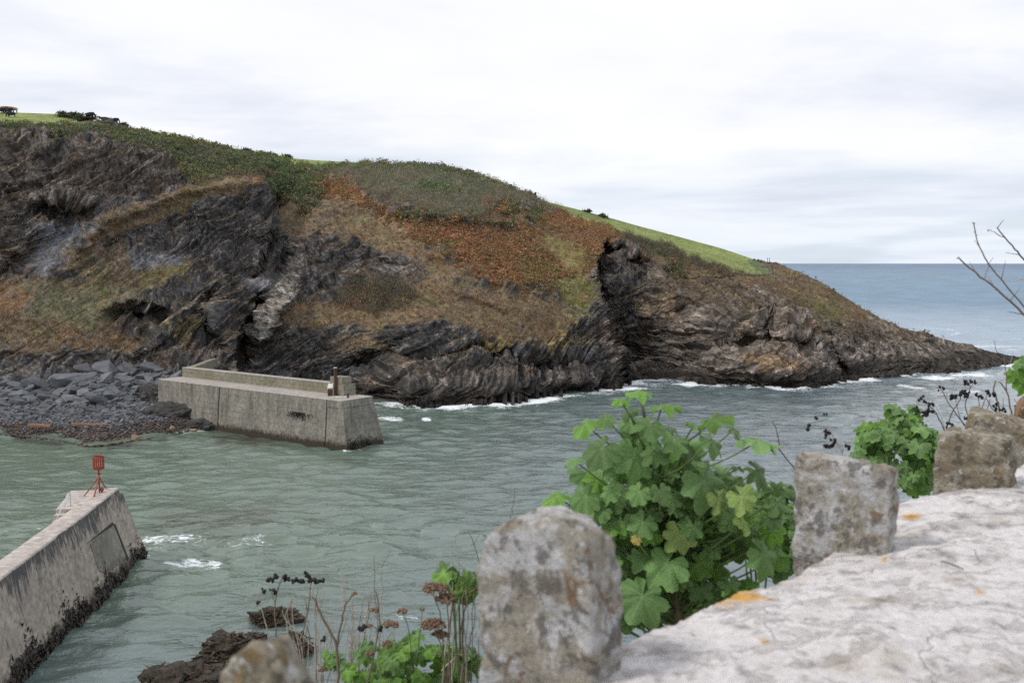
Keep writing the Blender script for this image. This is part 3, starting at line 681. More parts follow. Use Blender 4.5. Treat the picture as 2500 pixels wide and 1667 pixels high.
def m_water():
    t = NT('sea_water')
    pos = t.tc.outputs['Object']
    n1_ = t.noise(0.55, 3, 0.55, pos, (0.55, 1.0, 1.0), 0.4, (0, 0, math.radians(12)))
    n2_ = t.noise(1.9, 4, 0.6, pos, (0.6, 1.0, 1.0), 0.3, (0, 0, math.radians(-10)))
    n3_ = t.noise(0.12, 3, 0.5, pos, (0.5, 1.0, 1.0), 0.2, (0, 0, math.radians(8)))
    h = t.math('ADD', t.math('MULTIPLY', n1_, 0.62), t.math('ADD', t.math('MULTIPLY', n2_, 0.22), t.math('MULTIPLY', n3_, 1.1)))
    nrm = t.bump(h, 0.5)
    fo = t.attr('foam', False)
    fz = t.noise(1.5, 9, 0.78, pos, (0.6, 1, 1), 1.2)
    mask = t.ramp(t.math('ADD', fo, t.math('MULTIPLY', t.math('SUBTRACT', fz, 0.5), 2.6)), [(0.46, 0.0), (0.72, 1.0)])
    mask = t.math('MULTIPLY', mask, t.ramp(fo, [(0.06, 0.0), (0.2, 1.0)]))
    c = t.mix(mask, t.attr('Col'), (0.80, 0.83, 0.84))
    t.bsdf.inputs['IOR'].default_value = 1.5
    far = t.attr('far', False)                 # beyond the reach of single waves the chop acts as roughness
    r = t.math('ADD', t.math('MULTIPLY', mask, 0.6), t.math('ADD', 0.05, t.math('MULTIPLY', far, 0.30)))
    return t.fin(c, r, nrm, t.math('SUBTRACT', 1.0, t.math('MULTIPLY', far, 0.88)))
sea = link('sea', npmesh('sea', WP, grid_faces(len(dep), len(ang)), wc, True, {'foam': foam, 'far': sst(140, 700, dist)}), m_water())
tag(sea, 'green harbour water turning blue towards the open sea', kind='structure')

# ------------------------------------------------------------------ boulder beach
def slab_mesh(name, seed, flat=0.45, n=15):
    rg = np.random.default_rng(seed); bm = bmesh.new()
    for k in range(n):
        p = rg.uniform(-1, 1, 3); m = np.abs(p).max(); p = p / m * rg.uniform(0.8, 1.0)
        th = math.atan2(p[1], p[0]); q = 1 / max(abs(math.cos(th)), abs(math.sin(th))); 
        bm.verts.new((p[0] / q * 1.15 * rg.uniform(0.9, 1.1), p[1] / q * 0.75, p[2] * flat))
    r = bmesh.ops.convex_hull(bm, input=bm.verts)
    bmesh.ops.delete(bm, geom=list({g for g in r['geom_interior'] + r['geom_unused'] if isinstance(g, bmesh.types.BMVert)}), context='VERTS')
    bmesh.ops.bevel(bm, geom=bm.edges[:], offset=0.05, segments=1, affect='EDGES')
    me = bpy.data.meshes.new(name); bm.to_mesh(me); bm.free(); return me
def m_boulder(name, c1, c2, wetline=True):
    t = NT(name); n = t.noise(1.3, 7, 0.65); lam = t.noise(1.6, 5, 0.6, None, (0.6, 0.6, 5.0))
    c = t.mix(t.ramp(n, [(0.3, 0), (0.7, 1)]), c1, c2)
    c = t.mix(1.0, c, t.ramp(lam, [(0.3, 0.75), (0.7, 1.3)]), 'MULTIPLY')
    c = t.randomize(c, 0.62, 1.3)
    return t.fin(c, 0.72, t.bump(t.math('ADD', n, lam), 0.16), 0.3)
M_BLUE = m_boulder('blue_grey_slate', (0.088, 0.092, 0.101), (0.150, 0.155, 0.165))
M_WET = m_boulder('wet_brown_stone', (0.040, 0.034, 0.030), (0.085, 0.066, 0.056))
M_TAN = m_boulder('tan_stone', (0.20, 0.14, 0.09), (0.28, 0.20, 0.14))
M_DARKROCK = m_boulder('dark_wet_rock', (0.038, 0.036, 0.036), (0.085, 0.078, 0.070))
SL = [slab_mesh('boulder', 100 + k, random.Random(k).uniform(0.36, 0.6)) for k in range(12)]
for m in SL: m.materials.append(M_BLUE)
SW = [m.copy() for m in SL[:6]]
for m in SW: m.materials.clear(); m.materials.append(M_WET)
ST = [m.copy() for m in SL[:3]]
for m in ST: m.materials.clear(); m.materials.append(M_TAN)
def beach_pt(px, w):
    """point of the beach at column px, w = 0 at the water, 1 at the foot of the cliff"""
    i = int(np.clip(np.searchsorted(hx, px), 1, NC - 1)); j = int(np.clip(w * 58, 0, 60)); return Vector(G2[j, i])
placed = []
rb = random.Random(8)
cands = []
for k in range(6000):
    px = rb.uniform(-30, 470); w = rb.uniform(0.02, 1.02)
    p = beach_pt(px, w)
    hump = math.exp(-((px - 250) / 150) ** 2)
    hump = max(hump, 0.75 * math.exp(-((px - 60) / 110) ** 2))
    r = 1.0 * (0.28 + 0.95 * max(0, w - 0.18) * (0.45 + 0.8 * hump)) * rb.uniform(0.6, 1.3)
    if w > 0.55 and rb.random() < 0.12: r *= 1.5
    cands.append((r, px, w, p))
cands.sort(key=lambda c: -c[0])
cell = {}
def clash(p, r, f):
    cx, cy = int(p.x // 3), int(p.y // 3)
    for a in (-1, 0, 1):
        for b in (-1, 0, 1):
            for q, rq in cell.get((cx + a, cy + b), ()):
                if math.hypot(p.x - q.x, p.y - q.y) < f * (r + rq): return True
    return False
kept = []
for r, px, w, p in cands:
    if clash(p, r, 0.66): continue
    cell.setdefault((int(p.x // 3), int(p.y // 3)), []).append((p, r)); kept.append((r, px, w, p))
def near_pier(p): return p.x > -53.5
big = [k for k in kept][:285]; small = [k for k in kept][285:]
def boulder(p, r, me, rz=None, tilt=0.35, lift=0.12, sq=0.85):
    o = bpy.data.objects.new('boulder', me); COL.objects.link(o)
    o.location = (p.x, p.y, p.z + r * lift); o.scale = (r * rb.uniform(0.9, 1.25), r * rb.uniform(0.85, 1.1), r * rb.uniform(0.8, 1.15) * sq)
    o.rotation_euler = (rb.gauss(0.22, tilt * 0.6), rb.gauss(0, tilt * 0.6), rz if rz is not None else rb.gauss(0.3, 0.8)); return o
for r, px, w, p in big:
    wet = w < 0.20 + 0.06 * rb.random()
    me = rb.choice(SW if wet else SL)
    o = boulder(p, r, me)
    size = 'huge' if r > 1.25 else 'large' if r > 1.0 else 'medium' if r > 0.8 else 'small'
    sx, sy, sz = o.scale; shape = 'flat' if sz < 0.78 * sx * 0.85 else 'blocky' if sz > 0.95 * sx * 0.85 else 'wedge shaped'
    side = ['at the left picture edge', 'left of the beach centre', 'at the beach centre', 'right of the beach centre', 'next to the breakwater rocks'][min(4, max(0, int(px // 90)))]
    row = 'wet shore' if w < 0.24 else 'lower beach' if w < 0.42 else 'mid beach' if w < 0.6 else 'upper pile' if w < 0.82 else 'pile crest'
    tag(o, f'{size} {shape} ' + ('wet brown stone' if wet else 'blue grey slate boulder') + f' on the {row} {side}', 'boulder', 'boulders of the beach')
for (x, y, r, me, lab) in ((252, 892, 1.55, SL[3], 'pale rounded block crowning the top of the boulder pile'), (318, 911, 1.5, SL[5], 'pale blue block at the right end of the pile crest'),
                           (165, 935, 2.6, SL[7], 'largest long slate slab lying high on the boulder beach'), (232, 985, 2.0, SL[9], 'upright slab leaning left in the middle of the boulders'), (95, 950, 2.2, SL[1], 'wide dark slab on the left of the boulder pile')):
    best = min(((abs(project(np.array([q]))[1][0] - y) + 3 * abs(project(np.array([q]))[0][0] - x), q) for q in [beach_pt(x, w / 60) for w in range(61)]), key=lambda e: e[0])[1]
    tag(boulder(best, r, me, rb.uniform(0.2, 0.9), 0.3, 0.35, 0.9), lab, 'boulder')
# the countless small stones
def merged(items, name, mats, label, spread=1):
    vs, fs, cs, n0 = [], [], [], 0
    bases = []
    for k in range(6):
        rg = np.random.default_rng(300 + k); bm = bmesh.new()
        for q in range(9):
            p = rg.normal(size=3); p /= np.linalg.norm(p); bm.verts.new((p[0], p[1] * 0.8, p[2] * 0.55))
        bmesh.ops.convex_hull(bm, input=bm.verts); bmesh.ops.triangulate(bm, faces=bm.faces[:]); bm.verts.index_update()
        bases.append((np.array([v.co[:] for v in bm.verts]), np.array([[v.index for v in f.verts] for f in bm.faces]))); bm.free()
    for p, r, c in items:
        b, f = bases[rb.randrange(6)]; a = rb.uniform(0, 6.28); ca, sa = math.cos(a), math.sin(a)
        R = np.array(((ca, -sa, 0), (sa, ca, rb.gauss(0, 0.25)), (0, rb.gauss(0, 0.25), 1)))
        vs.append(b @ R.T * r + np.array(p)); fs.append(f + n0); n0 += len(b); cs.append(np.repeat(np.array([c]), len(b), 0))
    o = link(name, npmesh(name, np.concatenate(vs), np.concatenate(fs), np.concatenate(cs)), mats); return tag(o, label, 'stones', kind='stuff')
items = []
def stone_col(w):
    if w < 0.24: c = rb.choice([(0.05, 0.042, 0.036), (0.07, 0.052, 0.042), (0.09, 0.09, 0.095), (0.045, 0.035, 0.03), (0.16, 0.10, 0.07)])
    else: c = rb.choice([(0.118, 0.125, 0.140), (0.135, 0.142, 0.155), (0.10, 0.105, 0.116), (0.16, 0.165, 0.176)])
    k = rb.uniform(0.7, 1.25); return tuple(v * k for v in c)
for r, px, w, p in small: items.append(((p.x, p.y, p.z + 0.1 * r), r * 0.95, stone_col(w)))
for k in range(5200):
    px, w = rb.uniform(-60, 520), rb.random() ** 1.5
    p = beach_pt(px, w); items.append(((p.x + rb.uniform(-.3, .3), p.y + rb.uniform(-.3, .3), p.z + 0.04), rb.uniform(0.12, 0.36), stone_col(w + rb.gauss(0, 0.06))))
M_STONE = m_vcol('small_stones', 0.7, 3.0, 0.75, 1.25, 0.3, 0.05)
merged(items, 'beach_stones', M_STONE, 'small slate stones and wet shingle filling the beach')
for x, y, r in ((356, 1042, 0.75), (515, 1028, 0.8), (330, 1072, 0.9), (160, 1030, 0.5), (470, 1050, 0.55), (422, 1046, 0.7)):
    p = atz(x, y, 0.25 if y > 1050 else 0.7)
    tag(boulder(p, r, rb.choice(ST), None, 0.3, 0.1), 'tan brown stone among the dark wet stones near the water', 'boulder', 'tan stones near the water')
# rough rock outcrops -------------------------------------------------------------------------------------
def rough_rock(name, c, rad, seed, mat, label, cat='rock', sub=5, amp=0.33, strata=0.12, col=None, parent=None):
    bm = bmesh.new(); bmesh.ops.create_icosphere(bm, subdivisions=sub, radius=1.0); bm.verts.index_update()
    V = np.array([v.co[:] for v in bm.verts]); F = np.array([[v.index for v in f.verts] for f in bm.faces]); bm.free()
    W = V * np.array(rad); s = max(rad)
    d = amp * rid(pn(W, 1.3 / s, seed)) + 0.5 * amp * pn(W, 3.2 / s, seed + 1) + 0.3 * amp * rid(pn(W, 7 / s, seed + 2)) + 0.16 * amp * pn(W, 15 / s, seed + 3)
    t = W @ np.array((-0.4, 0.2, 0.9)) * 5 / s + 0.8 * pn(W, 2 / s, seed + 5); d = d + strata * (ledge(t) - 0.5)
    W = V * (1 + d - 0.3 * amp)[:, None] * np.array(rad)
    o = link(name, npmesh(name, W, F, None, False), mat); o.location = c
    return tag(o, label, cat)
rough_rock('rock_outcrop', atz(396, 985, 2.0), (3.4, 3.2, 2.9), 401, M_DARKROCK, 'big dark rounded rock against the landward end of the breakwater')
rough_rock('rock_outcrop', atz(440, 1018, 0.8), (5.2, 3.2, 1.9), 407, M_DARKROCK, 'long low black rock ledge sloping to the water beside the breakwater')
rough_rock('rock_outcrop', atz(505, 1038, 0.3), (2.6, 1.8, 0.9), 413, M_DARKROCK, 'small wet rock at the waterline beside the breakwater joint')
for x, y, L, rz in ((410, 1040, 0, 0),): pass
def m_wood(name, c):
    t = NT(name); n = t.noise(3, 6, 0.6, None, (0.3, 4, 4)); return t.fin(t.mix(1.0, c, t.ramp(n, [(0.3, 0.6), (0.7, 1.3)]), 'MULTIPLY'), 0.8, t.bump(n, 0.03), 0.2)
M_TIMBER = m_wood('orange_brown_timber', (0.27, 0.155, 0.09))
for (x0, y0, x1, y1, lab) in ((176, 1040, 262, 1040, 'long orange brown timber lying across the beach'), (68, 1041, 124, 1043, 'shorter orange brown timber on the left of the beach')):
    a, b = atz(x0, y0, 0.95), atz(x1, y1, 0.95); d = (b - a).normalized(); nn = Vector((-d.y, d.x, 0)) * 0.2
    mb = MB(); up_ = Vector((0, 0, 0.4))
    mb.hexa([a - nn, b - nn, b + nn, a + nn], [a - nn + up_, b - nn + up_ * 0.8, b + nn + up_, a + nn + up_])
    tag(mb.build('driftwood_beam', M_TIMBER, None, bevel=0.05), lab, 'timber')
# weed covered rocks in the water below the wall
def m_weedrock():
    t = NT('weed_covered_rock'); n = t.noise(2.2, 8, 0.7); c = t.ramp(n, [(0.3, (0.018, 0.014, 0.010)), (0.5, (0.055, 0.040, 0.024)), (0.72, (0.13, 0.105, 0.075))])
    return t.fin(c, 0.5, t.bump(t.noise(5, 8, 0.75), 0.25), 0.4)
M_WEEDROCK = m_weedrock(); M_WEED = m_vcol('seaweed', 0.42, 5, 0.7, 1.4, 0.5)
def weed_tufts(name, root, c, rad, n, seed):
    rg = np.random.default_rng(seed); th = rg.uniform(0, 2 * np.pi, n); rr = np.sqrt(rg.uniform(0, 1, n))
    z = np.sqrt(np.maximum(0, 1 - rr ** 2)); P = np.stack([rr * np.cos(th) * rad[0], rr * np.sin(th) * rad[1], z * rad[2] * rg.uniform(0.85, 1.08, n)], 1) + np.array(c)
    out = np.stack([np.cos(th), np.sin(th), np.full(n, -0.55)], 1) + rg.normal(size=(n, 3)) * 0.5; side = rg.normal(size=(n, 3)); s = rg.uniform(0.08, 0.22, (n, 1))
    T = np.stack([P - side * s * 0.4, P + side * s * 0.4, P + out * s * 1.6 + np.array((0, 0, 0.05))], 1).reshape(-1, 3)
    cl = np.array((0.060, 0.044, 0.024)) * rg.uniform(0.35, 2.0, (n, 1)) * (1 + 0.15 * rg.normal(size=(n, 3)))
    o = link(name, npmesh(name, T, np.arange(3 * n).reshape(-1, 3), np.repeat(np.clip(cl, .005, 1), 3, 0)), M_WEED)
    o.parent = root; o.matrix_parent_inverse = Matrix.Translation(-Vector(root.location)); o['kind'] = 'stuff'
for k, (x, y, rx, ry, rz, lab) in enumerate(((674, 1512, 1.5, 1.0, 0.62, 'farthest oval seaweed covered rock in the near water'), (560, 1588, 1.35, 1.35, 0.85, 'seaweed covered rock just left of the blurred coping stone'),
        (712, 1585, 1.0, 0.9, 0.8, 'small seaweed covered rock right behind the blurred coping stone'), (445, 1672, 1.9, 1.4, 0.85, 'brown weedy rock cut by the bottom edge of the picture'), (530, 1640, 1.0, 0.7, 0.25, 'flat wet grey rock awash beside the weedy rock'), (618, 1560, 0.7, 0.6, 0.3, 'small weedy rock between the oval rock and the blurred stone'), (505, 1612, 0.6, 0.5, 0.25, 'little weedy rock at the left foot of the larger one'), (395, 1640, 0.7, 0.5, 0.25, 'little weedy rock farthest left near the bottom edge'))):
    c = atz(x, y, 0.1)
    o = rough_rock('weedy_rock', c, (rx, ry, rz), 500 + 9 * k, M_WEEDROCK, lab, sub=5 if k < 4 else 4, amp=0.46, strata=0.2)
    weed_tufts('seaweed', o, c, (rx, ry, rz), 2600 if k < 4 else 500, 600 + k)
# ------------------------------------------------------------------ concrete
def m_concrete(name, base, dark, tide=1.0, streak_top=None, tint=(0.20, 0.19, 0.17), blot=0.5):
    t = NT(name); pos = t.new('ShaderNodeNewGeometry').outputs['Position']
    sep = t.new('ShaderNodeSeparateXYZ'); t.l.new(pos, sep.inputs[0]); z = sep.outputs[2]
    n1_, n2_ = t.noise(0.35, 6, 0.6, pos), t.noise(2.2, 7, 0.68, pos)
    st = t.noise(1.3, 6, 0.65, pos, (1.0, 1.0, 0.13)); sf = t.noise(4.5, 5, 0.6, pos, (1.0, 1.0, 0.07))
    c = t.mix(t.ramp(n1_, [(0.32, 0.0), (0.68, 1.0)]), base, tint)
    c = t.mix(1.0, c, t.ramp(n2_, [(0.28, 0.55), (0.72, 1.4)]), 'MULTIPLY')
    dk = t.math('MULTIPLY', t.ramp(st, [(0.46, 0.0), (0.66, 1.0)]), blot)
    if streak_top is not None:                                # run-off stains hang from the top edge
        zt, ln = streak_top
        h = t.math('DIVIDE', t.math('SUBTRACT', zt, z), ln, True)
        run = t.math('SUBTRACT', t.math('ADD', 0.95, t.math('ADD', t.math('MULTIPLY', t.math('SUBTRACT', sf, 0.5), 3.0), t.math('MULTIPLY', t.math('SUBTRACT', n1_, 0.5), 2.2))), h)
        dk = t.math('MAXIMUM', dk, t.math('MULTIPLY', t.ramp(run, [(0.30, 0.0), (0.78, 0.88)]), t.ramp(t.math('SUBTRACT', zt, z), [(0.02, 0.0), (0.12, 1.0)])))
        wh = t.math('MULTIPLY', t.ramp(t.noise(6.0, 4, 0.6, pos, (1.0, 1.0, 0.05)), [(0.62, 0), (0.7, 0.75)]), t.ramp(h, [(0.0, 1.0), (0.75, 0.0)]))
    c = t.mix(dk, c, dark)
    if streak_top is not None: c = t.mix(wh, c, (0.42, 0.41, 0.39))
    tz = t.math('ADD', z, t.math('ADD', t.math('MULTIPLY', t.math('SUBTRACT', n2_, 0.5), 1.6), t.math('MULTIPLY', t.math('SUBTRACT', st, 0.5), 1.4)))
    c = t.mix(t.ramp(t.math('MULTIPLY', tz, 0.2), [(0.10 * tide, 1.0), (0.24 * tide, 0.0)]), c, (0.050, 0.038, 0.028))
    hb = t.math('ADD', t.math('MULTIPLY', n2_, 0.6), t.noise(12, 4, 0.6, pos))
    return t.fin(c, 0.86, t.bump(hb, 0.03), 0.2)
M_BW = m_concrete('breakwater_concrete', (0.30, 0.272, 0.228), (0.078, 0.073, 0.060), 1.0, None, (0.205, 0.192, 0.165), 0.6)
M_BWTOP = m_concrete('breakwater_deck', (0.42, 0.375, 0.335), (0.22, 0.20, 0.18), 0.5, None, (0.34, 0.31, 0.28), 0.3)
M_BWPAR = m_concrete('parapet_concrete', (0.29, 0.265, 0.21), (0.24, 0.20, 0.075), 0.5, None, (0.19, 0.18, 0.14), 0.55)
M_MORTAR = m_plain('lime_joint', (0.34, 0.32, 0.29), 0.9, 3.0, 0.3, 1.2)
M_DARKJOINT = m_plain('dark_joint', (0.045, 0.042, 0.036), 0.9, 4.0)
M_RUST = m_plain('rusty_steel', (0.085, 0.046, 0.032), 0.75, 5.0, 0.6, 1.5, bump=0.02)
M_WHITE = m_plain('white_paint', (0.72, 0.72, 0.68), 0.5, 6.0, 0.85, 1.08)

# ------------------------------------------------------------------ far breakwater
ZD = 6.3
nose = atz(834, 978, ZD); land = atz(387.5, 925, ZD)
ax = (land - nose); ax.z = 0; BL = ax.length; ax.normalize(); bx_ = Vector((-ax.y, ax.x, 0))
if bx_.y < 0: bx_ = -bx_
BW_W = 5.6
bw = empty('breakwater', (nose.x, nose.y, 0), 'grey concrete breakwater with parapet wall beside the boulder beach', 'breakwater')
def L3(u, v, z): return Vector((nose.x, nose.y, z)) + ax * u + bx_ * v
def off(z):                                   # batter: outward shift of a face at height z
    k = (ZD - z) / ZD; return 0.55 * k, 1.5 * k
def along(px_, z, v=0.0):
    best, bu = 1e9, 0
    for i in range(0, 600):
        u = BL * i / 599; p = L3(u, v, z); q = project(np.array([p]))[0][0]
        if abs(q - px_) < best: best, bu = abs(q - px_), u
    return bu
uj1, uj2 = along(799, ZD), along(536, ZD)
def bw_block(u0, u1, z0, z1, inset=0.0, full=True, name='concrete_block', mat=None, nosecap=False):
    (f0, e0), (f1, e1) = off(z0), off(z1); mb = MB(); g = 0.007
    ua0, ua1 = (u0 - e0, u0 - e1) if nosecap else (u0 + g, u0 + g)
    dv = BW_W if full else 1.1
    mb.hexa([L3(ua0, -f0 + inset, z0), L3(u1 - g, -f0 + inset, z0), L3(u1 - g, dv + (f0 if full else 0), z0), L3(ua0, dv + (f0 if full else 0), z0)],
            [L3(ua1, -f1 + inset, z1), L3(u1 - g, -f1 + inset, z1), L3(u1 - g, dv + (f1 if full else 0), z1), L3(ua1, dv + (f1 if full else 0), z1)])
    return mb.build(name, mat or M_BW, bw, bevel=0.016)
core = MB(); f0, e0 = off(-2.5); f1, e1 = off(ZD - 0.05)
core.hexa([L3(-e0 + 0.3, -f0 + 0.10, -2.5), L3(BL, -f0 + 0.10, -2.5), L3(BL, BW_W, -2.5), L3(-e0 + 0.3, BW_W, -2.5)], [L3(-e1 + 0.3, -f1 + 0.10, ZD - 0.08), L3(BL, -f1 + 0.10, ZD - 0.08), L3(BL, BW_W - .1, ZD - 0.08), L3(-e1 + 0.3, BW_W - .1, ZD - 0.08)])
core.build('core', M_MORTAR, bw)
rbw = random.Random(4)
crs = [-2.5, 0.55, 1.35, 2.15, 2.95, 3.75, 4.5, 5.25]
for bay, (ua, ub) in enumerate(((uj1 + 0.12, uj2 - 0.12), (uj2 + 0.12, BL))):
    for k in range(len(crs) - 1):
        z0, z1 = crs[k] + 0.007, crs[k + 1] - 0.007
        if k < 4: cuts = [ua, ub] if ub - ua < 13 else [ua, ua + (ub - ua) * rbw.uniform(0.4, 0.6), ub]
        else:
            cuts = [ua]
            while cuts[-1] < ub - 3.4: cuts.append(cuts[-1] + rbw.uniform(1.8, 3.2))
            cuts.append(ub)
        for i in range(len(cuts) - 1): bw_block(cuts[i], cuts[i + 1], z0, z1, rbw.uniform(-0.012, 0.014), False)
    cuts = [ua]
    while cuts[-1] < ub - 5.5: cuts.append(cuts[-1] + rbw.uniform(3.2, 5.2))
    cuts.append(ub)
    for i in range(len(cuts) - 1): bw_block(cuts[i], cuts[i + 1], 5.26, ZD - 0.1, -0.015, False, 'coping_block')
for k in range(len(crs) - 1): bw_block(0, uj1 - 0.12, crs[k] + (0.0 if k else 0), crs[k + 1] - 0.008, 0.0, True, 'nose_block', None, True)
bw_block(0, uj1 - 0.1, 5.29, ZD - 0.1, -0.06, True, 'nose_coping', None, True)
for uj in (uj1, uj2):
    mb = MB(); f0, _ = off(-2); f1, _ = off(ZD - 0.1)
    mb.hexa([L3(uj - .12, -f0 + .05, -2), L3(uj + .12, -f0 + .05, -2), L3(uj + .12, .8, -2), L3(uj - .12, .8, -2)], [L3(uj - .12, -f1 + .05, ZD - .1), L3(uj + .12, -f1 + .05, ZD - .1), L3(uj + .12, .8, ZD - .1), L3(uj - .12, .8, ZD - .1)])
    mb.build('movement_joint', M_DARKJOINT, bw)
mb = MB(); mb.hexa([L3(-.06, -.06, ZD - .1), L3(BL, -.06, ZD - .1), L3(BL, BW_W, ZD - .1), L3(-.06, BW_W, ZD - .1)], [L3(0, 0, ZD), L3(BL, 0, ZD), L3(BL, BW_W, ZD), L3(0, BW_W, ZD)])
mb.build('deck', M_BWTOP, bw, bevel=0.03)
# parapet: courses of the long wall, landward return, stepped end blocks
PV, PT, PZ = 4.15, 1.25, ZD + 1.45
up0 = along(806, ZD, PV); up1 = along(439, ZD, PV)
cuts = [up0, up0 + 5.5, up0 + 11, up0 + 16.5, up0 + 22, up1]
for i in range(len(cuts) - 1):
    for z0, z1 in ((ZD + .003, ZD + .7), (ZD + .712, PZ - .12)):
        mb = MB(); g = 0.012
        mb.hexa([L3(cuts[i] + g, PV, z0), L3(cuts[i + 1] - g, PV, z0), L3(cuts[i + 1] - g, PV + PT, z0), L3(cuts[i] + g, PV + PT, z0)], [L3(cuts[i] + g, PV + .02, z1), L3(cuts[i + 1] - g, PV + .02, z1), L3(cuts[i + 1] - g, PV + PT, z1), L3(cuts[i] + g, PV + PT, z1)])
        mb.build('parapet_block', M_BWPAR, bw, bevel=0.02)
mb = MB(); mb.hexa([L3(up0, PV - .02, PZ - .118), L3(up1, PV - .02, PZ - .118), L3(up1, PV + PT, PZ - .118), L3(up0, PV + PT, PZ - .118)], [L3(up0, PV - .02, PZ), L3(up1, PV - .02, PZ), L3(up1, PV + PT, PZ), L3(up0, PV + PT, PZ)])
mb.build('parapet_cap', M_BWTOP, bw, bevel=0.03)
ret = atz(507, 878, PZ); c0 = L3(up1 - .03, PV + PT, 0); d = Vector((ret.x - c0.x, ret.y - c0.y, 0)); e = Vector((d.y, -d.x, 0)).normalized() * PT
mb = MB(); zb = Vector((0, 0, ZD - 3)); zt = Vector((0, 0, PZ + .004)); A_, B_ = L3(up1 - PT * 1.05, PV + PT + .01, 0), L3(up1, PV + PT + .01, 0)
mb.hexa([A_ + zb, B_ + zb, B_ + d * 1.25 + zb, A_ + d * 1.25 + zb], [A_ + zt, B_ + zt, B_ + d * 1.25 + zt, A_ + d * 1.25 + zt])
mb.build('parapet_return', M_BWPAR, bw, bevel=0.03)
def endblock(pxa, pxb, v0, v1, z0, z1, name):
    ua, ub = along(pxa, z0, v0), along(pxb, z0, v0); mb = MB()
    mb.hexa([L3(ua, v0, z0), L3(ub, v0, z0), L3(ub, v1, z0), L3(ua, v1, z0)], [L3(ua, v0, z1), L3(ub, v0, z1), L3(ub, v1, z1), L3(ua, v1, z1)])
    mb.build(name, M_BWPAR, bw, bevel=0.03)
endblock(839, 806.5, 3.3, 5.5, ZD + .002, ZD + .72, 'end_block'); endblock(839.2, 806.5, 3.31, 5.5, ZD + .728, ZD + 1.5, 'end_block')
endblock(835, 806.5, 3.33, 5.1, ZD + 1.508, ZD + 2.45, 'end_block')
# weed patches on the face
def face_weed(root, fn, n, seed, size, col):
    rg = np.random.default_rng(seed); P = np.array([fn(rg) for _ in range(n)]); sd_ = rg.normal(size=(n, 3)) * 0.7; s = size * rg.uniform(0.5, 1.5, (n, 1))
    dn = rg.normal(size=(n, 3)) * 0.35 + np.array((0.1, -0.25, -0.9))
    T = np.stack([P - sd_ * s * .5, P + sd_ * s * .5, P + dn * s * 1.5], 1).reshape(-1, 3)
    cl = np.array(col) * rg.uniform(0.4, 1.8, (n, 1)); o = link('seaweed', npmesh('seaweed', T, np.arange(3 * n).reshape(-1, 3), np.repeat(cl, 3, 0)), M_WEED, root); o['kind'] = 'stuff'
def fw1(rg):
    u = along_c[0] + rg.normal() * 1.0; z = 4.15 - abs(rg.normal()) * 0.35 - (0.25 if rg.random() < .4 else 0) * rg.random(); return L3(u, -off(z)[0] - .03, z)
along_c = [along(733, 4.1, 0)]
face_weed(bw, fw1, 420, 31, 0.13, (0.022, 0.018, 0.013))
def fw2(rg):
    u = rg.uniform(0.3, 4.2); z = abs(rg.normal()) * 0.55 + 0.05; f, e_ = off(z); v = u - 0.3; return L3(-e_ - .03, -f + v * 1.1, z + (0.6 if rg.random() < .15 else 0))
face_weed(bw, fw2, 700, 32, 0.11, (0.026, 0.02, 0.014))
# steel post, locker and bollard on the breakwater
p = atz(819.5, 965, ZD); mb = MB(); mb.box((p.x, p.y, ZD + 1.85), (0.34, 0.34, 3.7), 0.6); st_ = mb.mesh('steel_post', bevel=0.02)
r_ = empty('steel_post', (p.x, p.y, ZD), 'tall rusty steel post at the seaward end of the breakwater', 'post'); link('post', st_, M_RUST, r_)
mb = MB(); mb.box((p.x, p.y, ZD + 3.73), (0.4, 0.4, 0.06), 0.6); mb.build('cap_plate', M_WHITE, r_)
p2 = atz(806, 966, ZD)
r_ = empty('lifebuoy_locker', (p2.x, p2.y, ZD), 'small brown cabinet with a sloping white top beside the rusty post', 'cabinet')
mb = MB(); mb.box((p2.x, p2.y, ZD + .45), (0.62, 0.45, 0.86), 0.3); mb.build('cabinet', M_RUST, r_, bevel=0.02)
mb = MB(); mb.box((p2.x, p2.y, ZD + .95), (0.72, 0.5, 0.1), 0.3); mb.build('shelf', M_BWTOP, r_)
M3 = Matrix.Rotation(0.3, 3, 'Z'); pv = Vector((p2.x, p2.y, ZD)); q = [pv + M3 @ Vector(v) for v in ((-.4, -.28, 1.1), (.3, -.28, 1.1), (.42, .25, 1.62), (-.2, .25, 1.62))]
mb = MB(); dn_ = Vector((0, 0.05, -.06)); mb.hexa([v + dn_ for v in q], q); mb.build('white_board', M_WHITE, r_)
p = atz(849.5, 971, ZD); mb = MB(); mb.tube([(p.x, p.y, ZD), (p.x, p.y, ZD + .45), (p.x, p.y, ZD + .47), (p.x, p.y, ZD + .6)], [.15, .13, .2, .19], 10)
tag(mb.build('mooring_bollard', M_RUST), 'short rusty mooring bollard on the nose of the breakwater', 'bollard')
p = atz(833, 971.5, ZD); mb = MB()
for k in range(9): mb.tube([(p.x + .5 * math.cos(k * .7) * (1 + .1 * k % 2), p.y + .35 * math.sin(k * .7), ZD + .05 + .02 * k), (p.x + .5 * math.cos((k + 1) * .7), p.y + .35 * math.sin((k + 1) * .7), ZD + .07 + .02 * k)], .05, 5)
tag(mb.build('coiled_rope', M_WHITE), 'pale coil of rope lying on the deck before the end block', 'rope')

